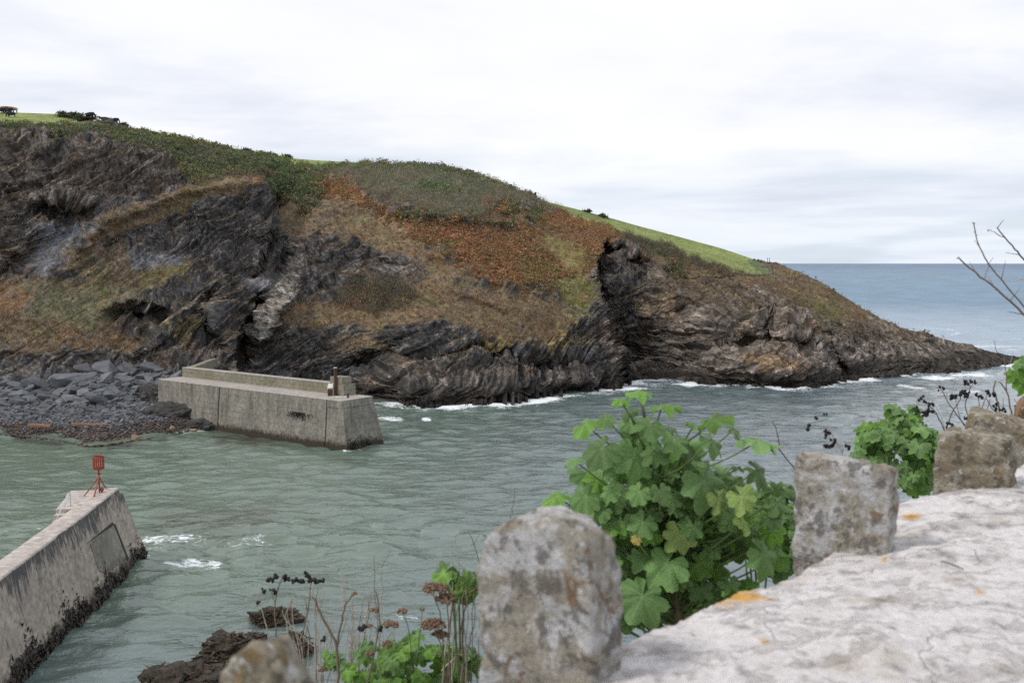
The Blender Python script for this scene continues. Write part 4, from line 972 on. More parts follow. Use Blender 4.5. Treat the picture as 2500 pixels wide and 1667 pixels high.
# ------------------------------------------------------------------ near pier with the red beacon
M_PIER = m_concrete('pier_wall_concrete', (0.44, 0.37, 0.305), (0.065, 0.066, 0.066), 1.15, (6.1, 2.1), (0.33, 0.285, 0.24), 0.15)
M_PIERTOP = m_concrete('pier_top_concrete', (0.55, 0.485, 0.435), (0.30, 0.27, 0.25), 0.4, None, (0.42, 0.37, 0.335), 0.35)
ZP, ZQ = 6.0, 5.95
T1, T0 = atz(289, 1194, ZP), atz(0, 1413, ZP); F1, F0 = atz(362, 1357, 0), atz(49, 1667, 0)
dT = (T0 - T1); dT.z = 0; dT.normalize(); dF = (F0 - F1); dF.z = 0; dF.normalize()
nL = Vector((-dT.y, dT.x, 0)); nL = nL if nL.x < 0 else -nL
PL = 62.0; PW = 1.5
pier = empty('harbour_pier', (T1.x, T1.y, 0), 'weathered concrete pier with a dark weedy foot at lower left', 'pier')
Tb = T1 + dT * PL; Fb = F1 + dF * PL
def S(u, w, out=0.0):
    """point on the sloping seaward face: u metres back from the tip, w = 0 at the foot, 1 at the top"""
    top = T1 + dT * u; ft = F1 + dF * u; n = Vector((-dT.y, dT.x, 0)); n = n if n.x > 0 else -n
    return ft.lerp(top, w) + n * out * 0.9 + Vector((0, 0, out * 0.4))
# wall as one body with a slightly uneven top edge and worn face
nu, nw = 150, 40
us = np.concatenate([np.linspace(0, 30, 120), np.linspace(30.5, PL, nu - 120)]); wsv = np.linspace(-0.25, 1, nw)
pv_ = []
for u in us:
    for w in wsv: pv_.append(S(u, w))
pv_ = np.array(pv_); pv_[:, 0] += 0.022 * pn(pv_, 0.8, 3) + 0.012 * pn(pv_, 2.6, 4)
mbF = grid_faces(nu, nw)
endF1 = atz(345, 1352, 0); 
wall_me = npmesh('seaward_face', pv_, mbF[:, ::-1], None, True)
o = link('seaward_face', wall_me, M_PIER, pier)
back_t, back_f = T1 + nL * PW, T1 + nL * (PW + .02)
mb = MB()      # rest of the body: end face, harbour face, underside
tipf = F1.copy(); tipf.z = -1.6; tipf += (F1 - T1) * 0.25 * 0
A0 = Vector(pv_[0]); A1 = Vector(pv_[nw - 1]); B0 = A0 + nL * 6.2 + dT * 0.1; B1 = A1 + nL * PW
A0b, A1b = Vector(pv_[-nw]), Vector(pv_[-1]); B0b, B1b = A0b + nL * 6.2, A1b + nL * PW
mb.poly([Vector(v) for v in pv_[:nw]] + [B1, B0], [tuple(range(nw + 2))])
mb.poly([B0, B1, B1b, B0b], [(0, 1, 2, 3)])
mb.build('pier_body', M_PIER, pier)
capv = []
for u in us:
    a = T1 + dT * u; rise = 0.10 * math.exp(-(u / 4.5) ** 2)
    for k, (s_, dz) in enumerate(((-0.03, -0.10), (-0.02, 0.0), (0.12, 0.04), (0.5, 0.05), (1.0, 0.05), (PW - .12, 0.04), (PW, 0.0), (PW, -0.5))):
        capv.append(a + nL * s_ + Vector((0, 0, dz + rise)))
capv = np.array(capv); capv[:, 2] += 0.02 * pn(capv, 1.1, 7); capv[:, 0] += 0.03 * pn(capv, 0.9, 8)
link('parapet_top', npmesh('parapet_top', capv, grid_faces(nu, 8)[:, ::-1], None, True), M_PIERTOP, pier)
mb = MB(); mb.poly([Vector(v) for v in capv[:8]], [tuple(range(8))]); mb.build('parapet_end', M_PIER, pier)
# lower toe beyond the parapet end (rounded shoulder)
mb = MB(); t0 = T1 - dT * 0.75; ft = S(0, 0); tf = F1 - dT * 0.9
mb.hexa([S(0, -.2), tf - Vector((0, 0, 1.2)), tf + nL * 6 - Vector((0, 0, 1.2)), S(0, -.2) + nL * 6], [S(0, .93), S(0, .93) - dT * 0.7, S(0, .93) - dT * 0.7 + nL * 4.4, S(0, .93) + nL * 4.4])
mb.build('pier_nose', M_PIER, pier, bevel=0.18)
# deck, steps
dk0 = T1 + nL * (PW - .05) + dT * 0.0
DW = 2.4
def Q3(u, v, z): q = T1 + dT * u + nL * (PW + v); return Vector((q.x, q.y, z))
mb = MB(); mb.hexa([Q3(-.3, -.4, -2), Q3(6.0, -.4, -2), Q3(6.0, 1.5, -2), Q3(-.3, DW, -2)], [Q3(-.2, -.4, ZQ), Q3(6.0, -.4, ZQ), Q3(6.0, 1.25, ZQ), Q3(-.2, DW - .2, ZQ)])
mb.build('deck', M_PIERTOP, pier, bevel=0.08)
for k in range(7):
    mb = MB(); u0, u1 = 6.02 + k * .55, 6.02 + (k + 1) * .55; zt_ = ZQ - .32 * (k + 1)
    mb.hexa([Q3(u0, 0, -2), Q3(u1, 0, -2), Q3(u1, 1.4 - .05 * k, -2), Q3(u0, 1.4 - .05 * k, -2)], [Q3(u0, 0, zt_), Q3(u1, 0, zt_), Q3(u1, 1.2 - .05 * k, zt_), Q3(u0, 1.2 - .05 * k, zt_)])
    mb.build('step', M_PIERTOP, pier, bevel=0.03)
mb = MB(); u1 = 6.02 + 7 * .55; mb.hexa([Q3(u1, -.2, -2), Q3(PL, -.2, -2), Q3(PL, 1.4, -2), Q3(u1, 1.4, -2)], [Q3(u1, -.2, ZQ - 2.6), Q3(PL, -.2, ZQ - 2.6), Q3(PL, 1.0, ZQ - 2.6), Q3(u1, 1.0, ZQ - 2.6)])
mb.build('lower_quay', M_PIERTOP, pier)
# repair panel on the face, with its open joint, plus a render patch
def wall_uv(px_, py_):
    best = (1e9, 0, 0)
    for u in np.linspace(0, 26, 79):
        for w in np.linspace(0, 1, 31):
            q = project(np.array([S(u, w)])); e_ = abs(q[0][0] - px_) + abs(q[1][0] - py_)
            if e_ < best[0]: best = (e_, u, w)
    return best[1], best[2]
def panel(pxs, name, mat, out):
    c = [wall_uv(*p_) for p_ in pxs]; mb = MB(); n = len(c)
    mb.poly([S(u, w, -.08) for u, w in c] + [S(u, w, out) for u, w in c], [tuple(range(n, 2 * n)), tuple(range(n - 1, -1, -1))] + [(i, (i + 1) % n, n + (i + 1) % n, n + i) for i in range(n)])
    return mb.build(name, mat, pier)
M_PANEL = m_concrete('panel_concrete', (0.30, 0.275, 0.23), (0.10, 0.095, 0.08), 1.4, None, (0.20, 0.185, 0.16), 0.5)
panel([(218, 1326), (276, 1280), (308, 1366), (262, 1400), (238, 1392)], 'repair_panel', M_PANEL, 0.06)
panel([(276, 1279), (279, 1278), (312, 1367), (308, 1368)], 'open_joint', M_DARKJOINT, 0.075)
panel([(216, 1326), (216, 1322), (276, 1276), (277, 1280)], 'open_joint', M_DARKJOINT, 0.07)
M_JL = m_plain('pale_joint', (0.50, 0.46, 0.41), 0.9, 3.0)
for (xa, ya, xb, yb) in ((83, 1368, 122, 1502), (130, 1340, 150, 1440), (228, 1268, 242, 1300), (288, 1232, 296, 1262), (50, 1470, 68, 1540)):
    panel([(xa, ya), (xa + 1.0, ya), (xb + 1.0, yb), (xb, yb)], 'lift_joint', M_JL, 0.028)
def fw3(rg):
    u = rg.uniform(0, 40); top = 0.13 + 0.07 * math.sin(u * .9) + 0.06 * math.sin(u * 2.3 + 1) + 0.002 * u
    w = min(abs(rg.normal()) * top * .62, 0.55); return S(u, w - .02, 0.06)
face_weed(pier, fw3, 9000, 41, 0.14, (0.030, 0.024, 0.017))
# beacon
M_RED = m_plain('red_beacon_paint', (0.30, 0.052, 0.030), 0.5, 4.0, 0.7, 1.25)
M_REDL = m_plain('faded_red_paint', (0.36, 0.085, 0.065), 0.55, 4.0, 0.8, 1.2)
bc = atz(243, 1208, ZQ)
bea = empty('red_beacon', bc, 'red cage beacon on a tripod at the tip of the near pier', 'beacon')
top = bc + Vector((0, 0, 3.05))
mb = MB(); mb.tube([bc, bc + Vector((0, 0, 2.05))], 0.055, 8); mb.build('mast', M_RED, bea, True)
mb = MB(); mb.tube([bc + Vector((0, 0, 1.62)), bc + Vector((0, 0, 1.66)), bc + Vector((0, 0, 1.72)), bc + Vector((0, 0, 1.76))], [.08, .15, .15, .08], 10); mb.build('collar', M_RED, bea)
for (fx_, fy_) in ((205, 1211), (228, 1219), (265, 1193)):
    f_ = atz(fx_, fy_, ZQ); f_ = bc + (f_ - bc) * (0.8 if fx_ == 265 else 1.0)
    mb = MB(); mb.tube([f_, bc + Vector((0, 0, 1.45))], 0.06 if fx_ == 228 else 0.045, 6); mb.build('leg', M_REDL if fx_ == 228 else M_RED, bea, True)
zc = 2.1
for z_ in (zc, zc + .95):
    mb = MB(); mb.tube([bc + Vector((.4 * math.cos(a), .4 * math.sin(a), z_)) for a in np.linspace(0, 2 * math.pi, 25)], .035, 5); mb.build('cage_ring', M_RED, bea, True)
for k in range(16):
    a = 2 * math.pi * k / 16; mb = MB(); c_, s_ = math.cos(a), math.sin(a); t_ = Vector((-s_, c_, 0)) * .055; n_ = Vector((c_, s_, 0)) * .012
    b_ = bc + Vector((.41 * c_, .41 * s_, zc)); u_ = Vector((0, 0, .95))
    mb.hexa([b_ - t_ - n_, b_ + t_ - n_, b_ + t_ + n_, b_ - t_ + n_], [b_ - t_ - n_ + u_, b_ + t_ - n_ + u_, b_ + t_ + n_ + u_, b_ - t_ + n_ + u_]); mb.build('cage_slat', M_RED, bea)
mb = MB(); mb.tube([bc + Vector((0, 0, zc - .02)), bc + Vector((0, 0, zc + .04))], .4, 16); mb.build('cage_floor', M_RED, bea)
pb = atz(249, 1207, ZQ); rbl = empty('red_ball_bollard', pb, 'small red ball topped bollard behind the pier parapet', 'bollard')
mb = MB(); mb.ball(pb + Vector((0, 0, .42)), .17, 2); mb.build('ball', M_RED, rbl, True); mb = MB(); mb.tube([pb, pb + Vector((0, 0, .3))], .08, 8); mb.build('post', M_RED, rbl)
# handrail of the steps
M_GALV = m_plain('galvanised_pipe', (0.62, 0.62, 0.62), 0.4, 6.0, 0.8, 1.1)
h0 = Q3(5.6, .45, ZQ); h1 = Q3(8.8, .45, ZQ - 1.6)
hr = empty('step_handrail', h0, 'pale bent pipe handrail beside the pier steps', 'handrail')
mb = MB(); mb.tube([h0 + Vector((.0, .35, 0)), h0 + Vector((0, .3, .95)), h0 + Vector((0, .1, 1.08)), h0 + Vector((0, -.15, 1.02)), h1 + Vector((0, 0, .95)), h1], .035, 6); mb.build('rail', M_GALV, hr, True)
mb = MB(); mb.tube([h0 + Vector((-.35, 0, 0)), h0 + Vector((0, .25, .98))], .022, 5); mb.build('brace', M_GALV, hr, True)

# ------------------------------------------------------------------ cattle on the pasture
def skin_mesh(name, verts, edges, radii, sub=2):
    me = bpy.data.meshes.new(name + '_skeleton'); me.from_pydata(verts, edges, []); o = bpy.data.objects.new('tmp', me); COL.objects.link(o)
    bpy.context.view_layer.objects.active = o
    m = o.modifiers.new('skin', 'SKIN'); sv = me.skin_vertices[0].data
    for i, r in enumerate(radii): sv[i].radius = (r, r) if isinstance(r, (int, float)) else r; sv[i].use_root = (i == 0)
    o.modifiers.new('sub', 'SUBSURF').levels = sub
    dg = bpy.context.evaluated_depsgraph_get(); out = bpy.data.meshes.new_from_object(o.evaluated_get(dg)); out.name = name
    bpy.data.objects.remove(o); out.polygons.foreach_set('use_smooth', np.ones(len(out.polygons), bool)); return out
def cow_mesh(name, graze, step_):
    v = [(-.72, 0, 1.12), (-.1, 0, 1.05), (.5, 0, 1.1), (.85, 0, 1.2)]; r = [(.34, .40), (.40, .50), (.36, .48), (.24, .32)]; e = [(0, 1), (1, 2), (2, 3)]
    if graze: v += [(1.12, 0, .75), (1.22, 0, .38), (1.3, 0, .12)]; r += [.15, .15, .09]
    else: v += [(1.15, 0, 1.38), (1.35, 0, 1.34), (1.62, 0, 1.12)]; r += [.16, .16, .1]
    e += [(3, 4), (4, 5), (5, 6)]
    for s in (-1, 1):
        n = len(v); k = step_ * s; v += [(.55 + k * .3, .2 * s, .66), (.56 + k * .8, .2 * s, .36), (.56 + k, .2 * s, .04)]; r += [.13, .08, .075]; e += [(2, n), (n, n + 1), (n + 1, n + 2)]
        n = len(v); v += [(-.68 - k * .3, .22 * s, .72), (-.84 - k * .8, .22 * s, .42), (-.76 - k, .22 * s, .04)]; r += [.17, .085, .075]; e += [(0, n), (n, n + 1), (n + 1, n + 2)]
        n = len(v); b = 4 if not graze else 5; v += [(v[b][0] - .02, .26 * s, v[b][2] + .05)]; r += [.05]; e += [(b, n)]
    n = len(v); v += [(-1.02, 0, 1.15), (-1.1, 0, .6)]; r += [.05, .04]; e += [(0, n), (n, n + 1)]
    return skin_mesh(name, v, e, r)
COWS = [cow_mesh('grazing_cow', True, .12), cow_mesh('standing_cow', False, .08)]
def m_fur(n, c): return m_plain(n, c, 0.7, 3.0, 0.7, 1.3)
FUR = {'black': m_fur('black_hide', (0.016, 0.016, 0.018)), 'tan': m_fur('tan_hide', (0.34, 0.19, 0.10)), 'red': m_fur('red_brown_hide', (0.13, 0.045, 0.028))}
for x, y, pose, rz, fur, sc_, lab in (
    (4, 268, 1, 0.2, 'tan', 1.05, 'pale tan cow at the left edge on the hilltop pasture'), (14, 266, 1, 0.5, 'red', 1.05, 'dark red brown cow behind the tan one on the hilltop'), (31, 269, 0, 3.5, 'tan', 1.0, 'tan cow seen from behind against the sky on the hilltop'),
    (2, 278, 0, 0.3, 'black', 1.05, 'black cow cut by the left edge of the picture'), (19, 277, 0, 0.1, 'black', 1.0, 'black cow in the middle of the herd below the tan cows'), (27, 287, 0, 3.3, 'black', 1.0, 'nearest black cow of the herd grazing with its head left'),
    (219, 301, 0, 0.15, 'black', 1.1, 'lone black cow grazing at the right end of the pasture'), (258, 303, 1, 2.9, 'black', 1.2, 'black cow half hidden on the skyline right of the pasture'), (277, 308, 0, 0.2, 'black', 1.0, 'farthest black cow low on the skyline among the scrub')):
    p = ground(x, y); me = COWS[pose].copy(); o = bpy.data.objects.new('cow', me); COL.objects.link(o); me.materials.append(FUR[fur])
    o.location = p - Vector((0, 0, 0.35 if 250 < x < 290 else -0.45 if x == 219 else 0.08)); o.rotation_euler = (0, 0, rz); o.scale = (sc_,) * 3; tag(o, lab, 'cow', 'cattle on the hilltop')
# gull standing on the pasture
p = ground(182, 304); r_ = skin_mesh('gull', [(0, 0, .32), (.18, 0, .34), (-.22, 0, .30), (.26, 0, .5), (.36, 0, .5), (0.02, .05, .15), (.03, .05, 0), (0.02, -.05, .15), (.03, -.05, 0)], [(0, 1), (0, 2), (1, 3), (3, 4), (0, 5), (5, 6), (0, 7), (7, 8)], [.14, .1, .05, .075, .02, .02, .015, .02, .015])
o = link('gull', r_, M_WHITE); o.location = p; o.scale = (1.6,) * 3; tag(o, 'white gull standing at the lower edge of the hilltop pasture', 'bird')
# field wall and fence posts at the point of the pasture
M_FWALL = m_plain('field_wall_stone', (0.16, 0.145, 0.12), 0.9, 1.5, 0.6, 1.3, bump=0.1)
fw = [ground(x * DS, y * DS) for x, y in ((1690, 626), (1712, 633), (1735, 634), (1757, 632), (1770, 629), (1768, 618), (1760, 606), (1745, 599), (1728, 596))]
mb = MB()
for a, b in zip(fw[:-1], fw[1:]):
    L = (b - a).length; n = max(2, int(L / 0.9))
    for k in range(n):
        c_ = a.lerp(b, (k + .5) / n); mb.ball((c_.x, c_.y, c_.z + .1), rb.uniform(.4, .62), 1, None, (1, 1, rb.uniform(.55, .85)))
tag(mb.build('field_wall', M_FWALL), 'low stone hedge wall round the seaward point of the pasture', 'wall')
M_POST = m_wood('weathered_post', (0.20, 0.18, 0.155))
fr = empty('wire_fence', fw[5], 'thin fence posts standing at the seaward corner of the pasture', 'fence')
for x, y in ((1762, 603), (1766, 604), (1706, 628), (1722, 631), (1748, 632), (1738, 632)):
    q = ground(x * DS, y * DS); mb = MB(); mb.tube([q - Vector((0, 0, .3)), q + Vector((0, 0, 1.25))], .07, 5); mb.build('post', M_POST, fr)
# single bushes that break the skyline
def bush(px_, py_, rx, rz_, label, col, seed, n=700):
    c = ground(px_ * DS, py_ * DS) - Vector((0, 0, 0.35)); root = empty('bush', c, label, 'bush', 'bushes on the skyline'); rg = np.random.default_rng(seed)
    cl = rg.normal(size=(9, 3)) * np.array((.45, .45, .3)) ; P = cl[rg.integers(0, 9, n)] + rg.normal(size=(n, 3)) * .22
    P = P * np.array((rx, rx, rz_)) + np.array((0, 0, rz_ * .75)) + np.array(c); a, b = rg.normal(size=(n, 3)), rg.normal(size=(n, 3)); s = .17 * rg.uniform(.6, 1.4, (n, 1))
    T = np.stack([P - a * s, P + a * s, P + b * s * 1.5], 1).reshape(-1, 3); k = np.array(col) * rg.uniform(.5, 1.5, (n, 1))
    link('foliage', npmesh('foliage', T, np.arange(3 * n).reshape(-1, 3), np.repeat(k, 3, 0)), M_LEAFY, root)
    mb = MB()
    for j in range(4): mb.tube([c - Vector((0, 0, .2)), c + Vector((rx * .3 * math.cos(j * 1.7), rx * .3 * math.sin(j * 1.7), rz_ * .8))], [.07, .03], 5)
    mb.build('stem', M_POST, root)
for k, (x, y, rx, rz_, lab) in enumerate(((568, 352, 1.3, 1.2, 'round dark bush standing out of the skyline above the gully'), (655, 362, 1.4, .7, 'flat bush on the skyline left of the small pasture strip'), (150, 268, 2.2, .9, 'left end bush of the thicket behind the pasture'),
        (172, 272, 2.3, 1.0, 'middle bush of the thicket behind the pasture'), (196, 279, 2.3, 1.1, 'right end bush of the thicket behind the pasture'), (284, 296, 1.3, .7, 'low dark bush on the skyline right of the lone cow'), (330, 304, 1.2, .6, 'small bush on the skyline above the left cliff'),
        (1215, 452, 1.3, .7, 'last bush of the scrub where the long pasture begins'), (1345, 486, .9, .4, 'tiny bush on the crest of the long pasture'), (1385, 496, 1.5, .45, 'low bush on the crest of the long pasture near the tiny one'))):
    bush(x, y, rx, rz_, lab, (0.085, 0.10, 0.055), 700 + k)
# ------------------------------------------------------------------ the wall in the foreground
ZW = CAM_H - 0.58
ctrl = [(-1.5, 0.10), (-0.62, 0.72), (-0.25, 1.07)] + [tuple(atz(x, y, ZW).xy) for x, y in ((1530, 1556), (1640, 1492), (1745, 1447), (1935, 1384), (2185, 1222), (2320, 1184), (2500, 1122))] + [(2.4, 3.55), (3.6, 4.3), (5.2, 5.2)]
def catmull(pts, n):
    P = np.array([pts[0]] + list(pts) + [pts[-1]], float); out = []
    for i in range(len(pts) - 1):
        p0, p1, p2, p3 = P[i:i + 4]
        for k in range(n):
            t = k / n; out.append(0.5 * ((2 * p1) + (-p0 + p2) * t + (2 * p0 - 5 * p1 + 4 * p2 - p3) * t * t + (-p0 + 3 * p1 - 3 * p2 + p3) * t ** 3))
    out.append(P[-1]); return np.array(out)
E = gsm(catmull(ctrl, 26), 5, 0); dE = np.gradient(E, axis=0); dE /= np.linalg.norm(dE, axis=1)[:, None]; nE = np.stack([dE[:, 1], -dE[:, 0]], 1)    # towards the camera side
WWID = 0.78
sec = [(-0.02, -1.7), (-0.015, -0.9), (-0.01, -0.35), (-0.004, -0.10)] + [(0.0 + 0.009 * k, -0.035 + 0.011 * k) for k in range(4)] + [(0.06 + 0.0105 * k, 0.028 * math.sin(math.pi * min(1, k / 62)) + 0.004) for k in range(62)] + [(WWID - .02, -0.01), (WWID, -0.06), (WWID + .01, -0.3), (WWID + .02, -1.05)]
WV = []
for p, n in zip(E, nE):
    for s, dz in sec: WV.append((p[0] + n[0] * s, p[1] + n[1] * s, ZW + dz))
WV = np.array(WV); ns = len(sec)
topm = np.tile(np.array([1.0 if dz > -0.05 else 0.4 for s, dz in sec]), len(E))
bump_ = 0.014 * fbm(WV, 5, 3, 3) + 0.007 * fbm(WV, 22, 3, 5) + 0.004 * pn(WV, 70, 6)
WV[:, 2] += bump_ * topm; edge_n = 0.03 * fbm(WV, 7, 3, 8)
WV[:, 0] -= np.repeat(nE[:, 0], ns) * edge_n; WV[:, 1] -= np.repeat(nE[:, 1], ns) * edge_n
wxp, wyp = project(WV)
wcol = np.repeat(np.array([[0.76, 0.715, 0.70]]), len(WV), 0)
g1, g2 = fbm(WV * np.array((1.0, 1.6, 1.0)), 3.2, 5, 11, 0.6), fbm(WV, 22, 4, 12)
wcol += (np.array((0.34, 0.31, 0.29)) - wcol) * sst(0.02, 0.40, g1 + 0.35 * g2)[:, None] * 0.62
wcol += (np.array((0.20, 0.18, 0.165)) - wcol) * sst(0.18, 0.5, g2 + 0.4 * fbm(WV, 60, 2, 13))[:, None] * 0.75
wcol += (np.array((0.40, 0.33, 0.24)) - wcol) * sst(0.2, 0.5, fbm(WV, 9, 3, 17))[:, None] * 0.5
for x, y, rx, ry_l in ((1815, 1455, 60, 16), (1880, 1405, 90, 12), (1740, 1462, 40, 12), (2392, 1446, 12, 9), (2105, 1562, 10, 8), (2225, 1260, 26, 9), (2160, 1365, 9, 6), (1865, 1565, 8, 8)):
    k = sst(0.22, 0.6, np.exp(-((wxp - x) / rx) ** 2 - ((wyp - y) / ry_l) ** 2) + 0.55 * g2); wcol += (np.array((0.66, 0.36, 0.06)) - wcol) * (0.95 * k * np.exp(-(((wxp - x) / (rx * 2)) ** 2 + ((wyp - y) / (ry_l * 2)) ** 2)))[:, None]
def m_wall():
    t = NT('limewashed_render'); n = t.noise(60, 8, 0.72); n2 = t.noise(190, 5, 0.7)
    c = t.mix(1.0, t.attr('Col'), t.ramp(n, [(0.28, 0.74), (0.6, 1.07)]), 'MULTIPLY'); c = t.mix(1.0, c, t.ramp(n2, [(0.3, 0.92), (0.65, 1.04)]), 'MULTIPLY')
    wv = t.new('ShaderNodeVectorMath', operation='ADD'); t.l.new(t.tc.outputs['Object'], wv.inputs[0]); dn = t.new('ShaderNodeTexNoise'); dn.inputs['Scale'].default_value = 7; dn.inputs['Detail'].default_value = 6; t.l.new(t.tc.outputs['Object'], dn.inputs['Vector'])
    sc_ = t.new('ShaderNodeVectorMath', operation='SCALE'); t.l.new(dn.outputs['Color'], sc_.inputs[0]); sc_.inputs[3].default_value = 0.22; t.l.new(sc_.outputs[0], wv.inputs[1])
    vo = t.new('ShaderNodeTexVoronoi', feature='DISTANCE_TO_EDGE'); vo.inputs['Scale'].default_value = 4.2; t.l.new(wv.outputs[0], vo.inputs['Vector'])
    crack = t.math('MULTIPLY', t.ramp(vo.outputs['Distance'], [(0.0, 1.0), (0.009, 0.0)]), t.ramp(t.noise(3.1, 3), [(0.50, 0.0), (0.58, 0.4)]))
    flake = t.math('MULTIPLY', t.ramp(t.noise(11, 9, 0.7, None, (1, 1.5, 1), 0.5), [(0.535, 0.0), (0.58, 1.0)]), 0.34)      # limewash worn off in sharp edged scabs
    c = t.mix(flake, c, t.mix(1.0, c, (0.55, 0.51, 0.47), 'MULTIPLY')); c = t.mix(crack, c, (0.16, 0.14, 0.12))
    h = t.math('SUBTRACT', t.math('ADD', n, t.math('MULTIPLY', n2, 0.6)), t.math('ADD', t.math('MULTIPLY', flake, 0.8), t.math('MULTIPLY', crack, 1.5)))
    return t.fin(c, 0.9, t.bump(h, 0.006), 0.15)
gw = empty('garden_wall', (E[60][0], E[60][1], ZW - 1.05), 'whitewashed harbour wall with orange lichen in the lower right foreground', 'wall')
link('wall_body', npmesh('wall_body', WV, grid_faces(len(E), ns)[:, ::-1], np.clip(wcol, .02, .9), True), m_wall(), gw)
# ground on both sides
def strip(name, dists, zs_, side, mat, col, nz, lab):
    vs = []
    for p, n in zip(E[::3], nE[::3]):
        for d_, z_ in zip(dists, zs_): vs.append((p[0] + n[0] * d_ * side, p[1] + n[1] * d_ * side, z_))
    vs = np.array(vs); vs[:, 2] += nz * fbm(vs, 1.2, 3, 19); m = len(dists)
    cc = np.array(col)[None] * (1 + 0.4 * fbm(vs, 2, 3, 20))[:, None]
    F = grid_faces(len(E[::3]), m); F = F if side > 0 else F[:, ::-1]
    o = link(name, npmesh(name, vs, F, np.clip(cc, .01, .6), True), mat); return tag(o, lab, kind='structure')
M_SOIL = m_vcol('near_ground', 0.9, 3, 0.7, 1.3, 0.15, 0.08)
strip('near_slope', [-0.05, .3, .7, 1.4, 2.5, 4, 6, 9, 13, 18, 22], [ZW - .95, ZW - 1.05, ZW - 1.4, ZW - 2.4, ZW - 4.2, ZW - 7, ZW - 10, ZW - 14.5, ZW - 19, ZW - 23.3, ZW - 26.5], -1, M_SOIL, (0.085, 0.075, 0.048), 0.25, 'steep earth slope falling from the wall to the water')
strip('footpath', [WWID - .05, 1.4, 2.2, 3.2], [ZW - 1.0] * 4, 1, M_SOIL, (0.16, 0.15, 0.14), 0.01, 'footpath behind the wall')
# upright coping stones
def m_lichen(name, base, brown, dark, spot, bscale=9.0):
    t = NT(name); oi = t.new('ShaderNodeObjectInfo'); add = t.new('ShaderNodeVectorMath', operation='ADD'); t.l.new(t.tc.outputs['Object'], add.inputs[0])
    vm = t.new('ShaderNodeVectorMath', operation='SCALE'); t.l.new(oi.outputs['Location'], vm.inputs[0]); vm.inputs[3].default_value = 3.7; t.l.new(vm.outputs[0], add.inputs[1]); v = add.outputs[0]
    a, b, d = t.noise(bscale, 7, 0.66, v, None, 0.4), t.noise(bscale * 2.2, 7, 0.7, v), t.noise(bscale * 7, 5, 0.7, v)
    c = t.mix(t.ramp(a, [(0.44, 0), (0.53, 1)]), base, brown); c = t.mix(t.ramp(b, [(0.52, 0), (0.58, 0.75)]), c, dark)
    c = t.mix(t.ramp(t.noise(bscale * 1.5, 5, 0.6, v, None, 0.6), [(0.60, 0), (0.635, 0.8)]), c, spot); c = t.mix(t.ramp(t.noise(bscale * 3.1, 6, 0.6, v), [(0.60, 0), (0.63, 0.7)]), c, (0.55, 0.54, 0.52))
    c = t.mix(1.0, c, t.ramp(d, [(0.3, 0.72), (0.7, 1.22)]), 'MULTIPLY')
    return t.fin(c, 0.88, t.bump(t.math('ADD', b, d), 0.008), 0.2)
M_CS = m_lichen('grey_lichened_stone', (0.50, 0.49, 0.485), (0.33, 0.295, 0.24), (0.115, 0.104, 0.088), (0.20, 0.115, 0.06), 13)
M_CS2 = m_lichen('olive_lichened_stone', (0.36, 0.325, 0.265), (0.25, 0.21, 0.15), (0.085, 0.075, 0.055), (0.25, 0.17, 0.08), 14)
M_CS3 = m_lichen('brown_stone', (0.28, 0.17, 0.10), (0.20, 0.11, 0.06), (0.10, 0.065, 0.045), (0.33, 0.20, 0.10), 12)
def coping(pxl, pxr, pytop, Y, rot, thick, mat, label, arch=0.0, depth=0.30, seed=1, lean=0.0, skew=0.0, kk_=22.0):
    c = at((pxl + pxr) / 2, pytop, Y); w = (pxr - pxl) * Y / FPX / math.cos(rot); zt_ = c.z; zb_ = zt_ - depth; h = depth
    bm = bmesh.new(); bmesh.ops.create_cube(bm, size=2.0); bmesh.ops.subdivide_edges(bm, edges=bm.edges[:], cuts=23, use_grid_fill=True); bm.verts.index_update()
    V = np.array([v.co[:] for v in bm.verts]); F = [[v.index for v in f.verts] for f in bm.faces]; bm.free()
    k = kk_; nn = (np.abs(V) ** k).sum(1) ** (1 / k); V = V / nn[:, None]
    x, y, z = V[:, 0].copy(), V[:, 1].copy(), V[:, 2].copy()
    zz_ = np.maximum(0, z); z = z - arch * (np.abs(x - 0.1) ** 2.4) * sst(-0.1, 1.0, zz_)                 # rounded head
    z = z + skew * x * sst(0, 1, zz_); x = x * (1 - 0.05 * z * (1 if arch else -0.2))
    W = np.stack([x * w / 2, y * thick / 2, z * h / 2], 1)
    nr_ = V / np.linalg.norm(V, axis=1)[:, None]
    W += nr_ * (0.015 * fbm(W, 14, 4, seed) + 0.009 * rid(pn(W, 30, seed + 4)) * 0.6 + 0.0025 * pn(W, 90, seed + 6))[:, None]
    F = np.array(F, np.int32)
    o = link('coping_stone', npmesh('coping_stone', W, F, None, True), mat); o.location = (c.x, c.y, (zt_ + zb_) / 2); o.rotation_euler = (0.03, lean, -rot)
    return tag(o, label, 'coping stone', 'upright coping stones along the wall')
coping(1205, 1482, 1252, 1.40, 0.62, 0.085, M_CS, 'large round headed grey stone nearest the middle of the wall', 0.20, 0.42, 21, kk_=12)
coping(1972, 2160, 1122, 1.98, 0.60, 0.055, M_CS, 'square grey stone right of the big mallow plant', 0.0, 0.26, 35, 0.0, -0.03)
coping(2318, 2452, 1057, 2.58, 0.62, 0.10, M_CS2, 'low wide olive brown stone behind the square one', 0.03, 0.19, 47, 0.0, -0.03)
coping(2378, 2560, 1024, 3.05, 0.55, 0.12, M_CS2, 'stone with sloping top behind the olive brown one', 0.10, 0.24, 58, 0.05, -0.25)
coping(2490, 2560, 966, 3.5, 0.3, 0.1, M_CS3, 'orange brown stone cut by the right edge of the picture', 0.2, 0.40, 69)
coping(598, 738, 1590, 1.02, 0.55, 0.08, M_CS2, 'blurred stone at the bottom edge left of the round headed one', 0.35, 0.28, 72, 0.0, -0.25)
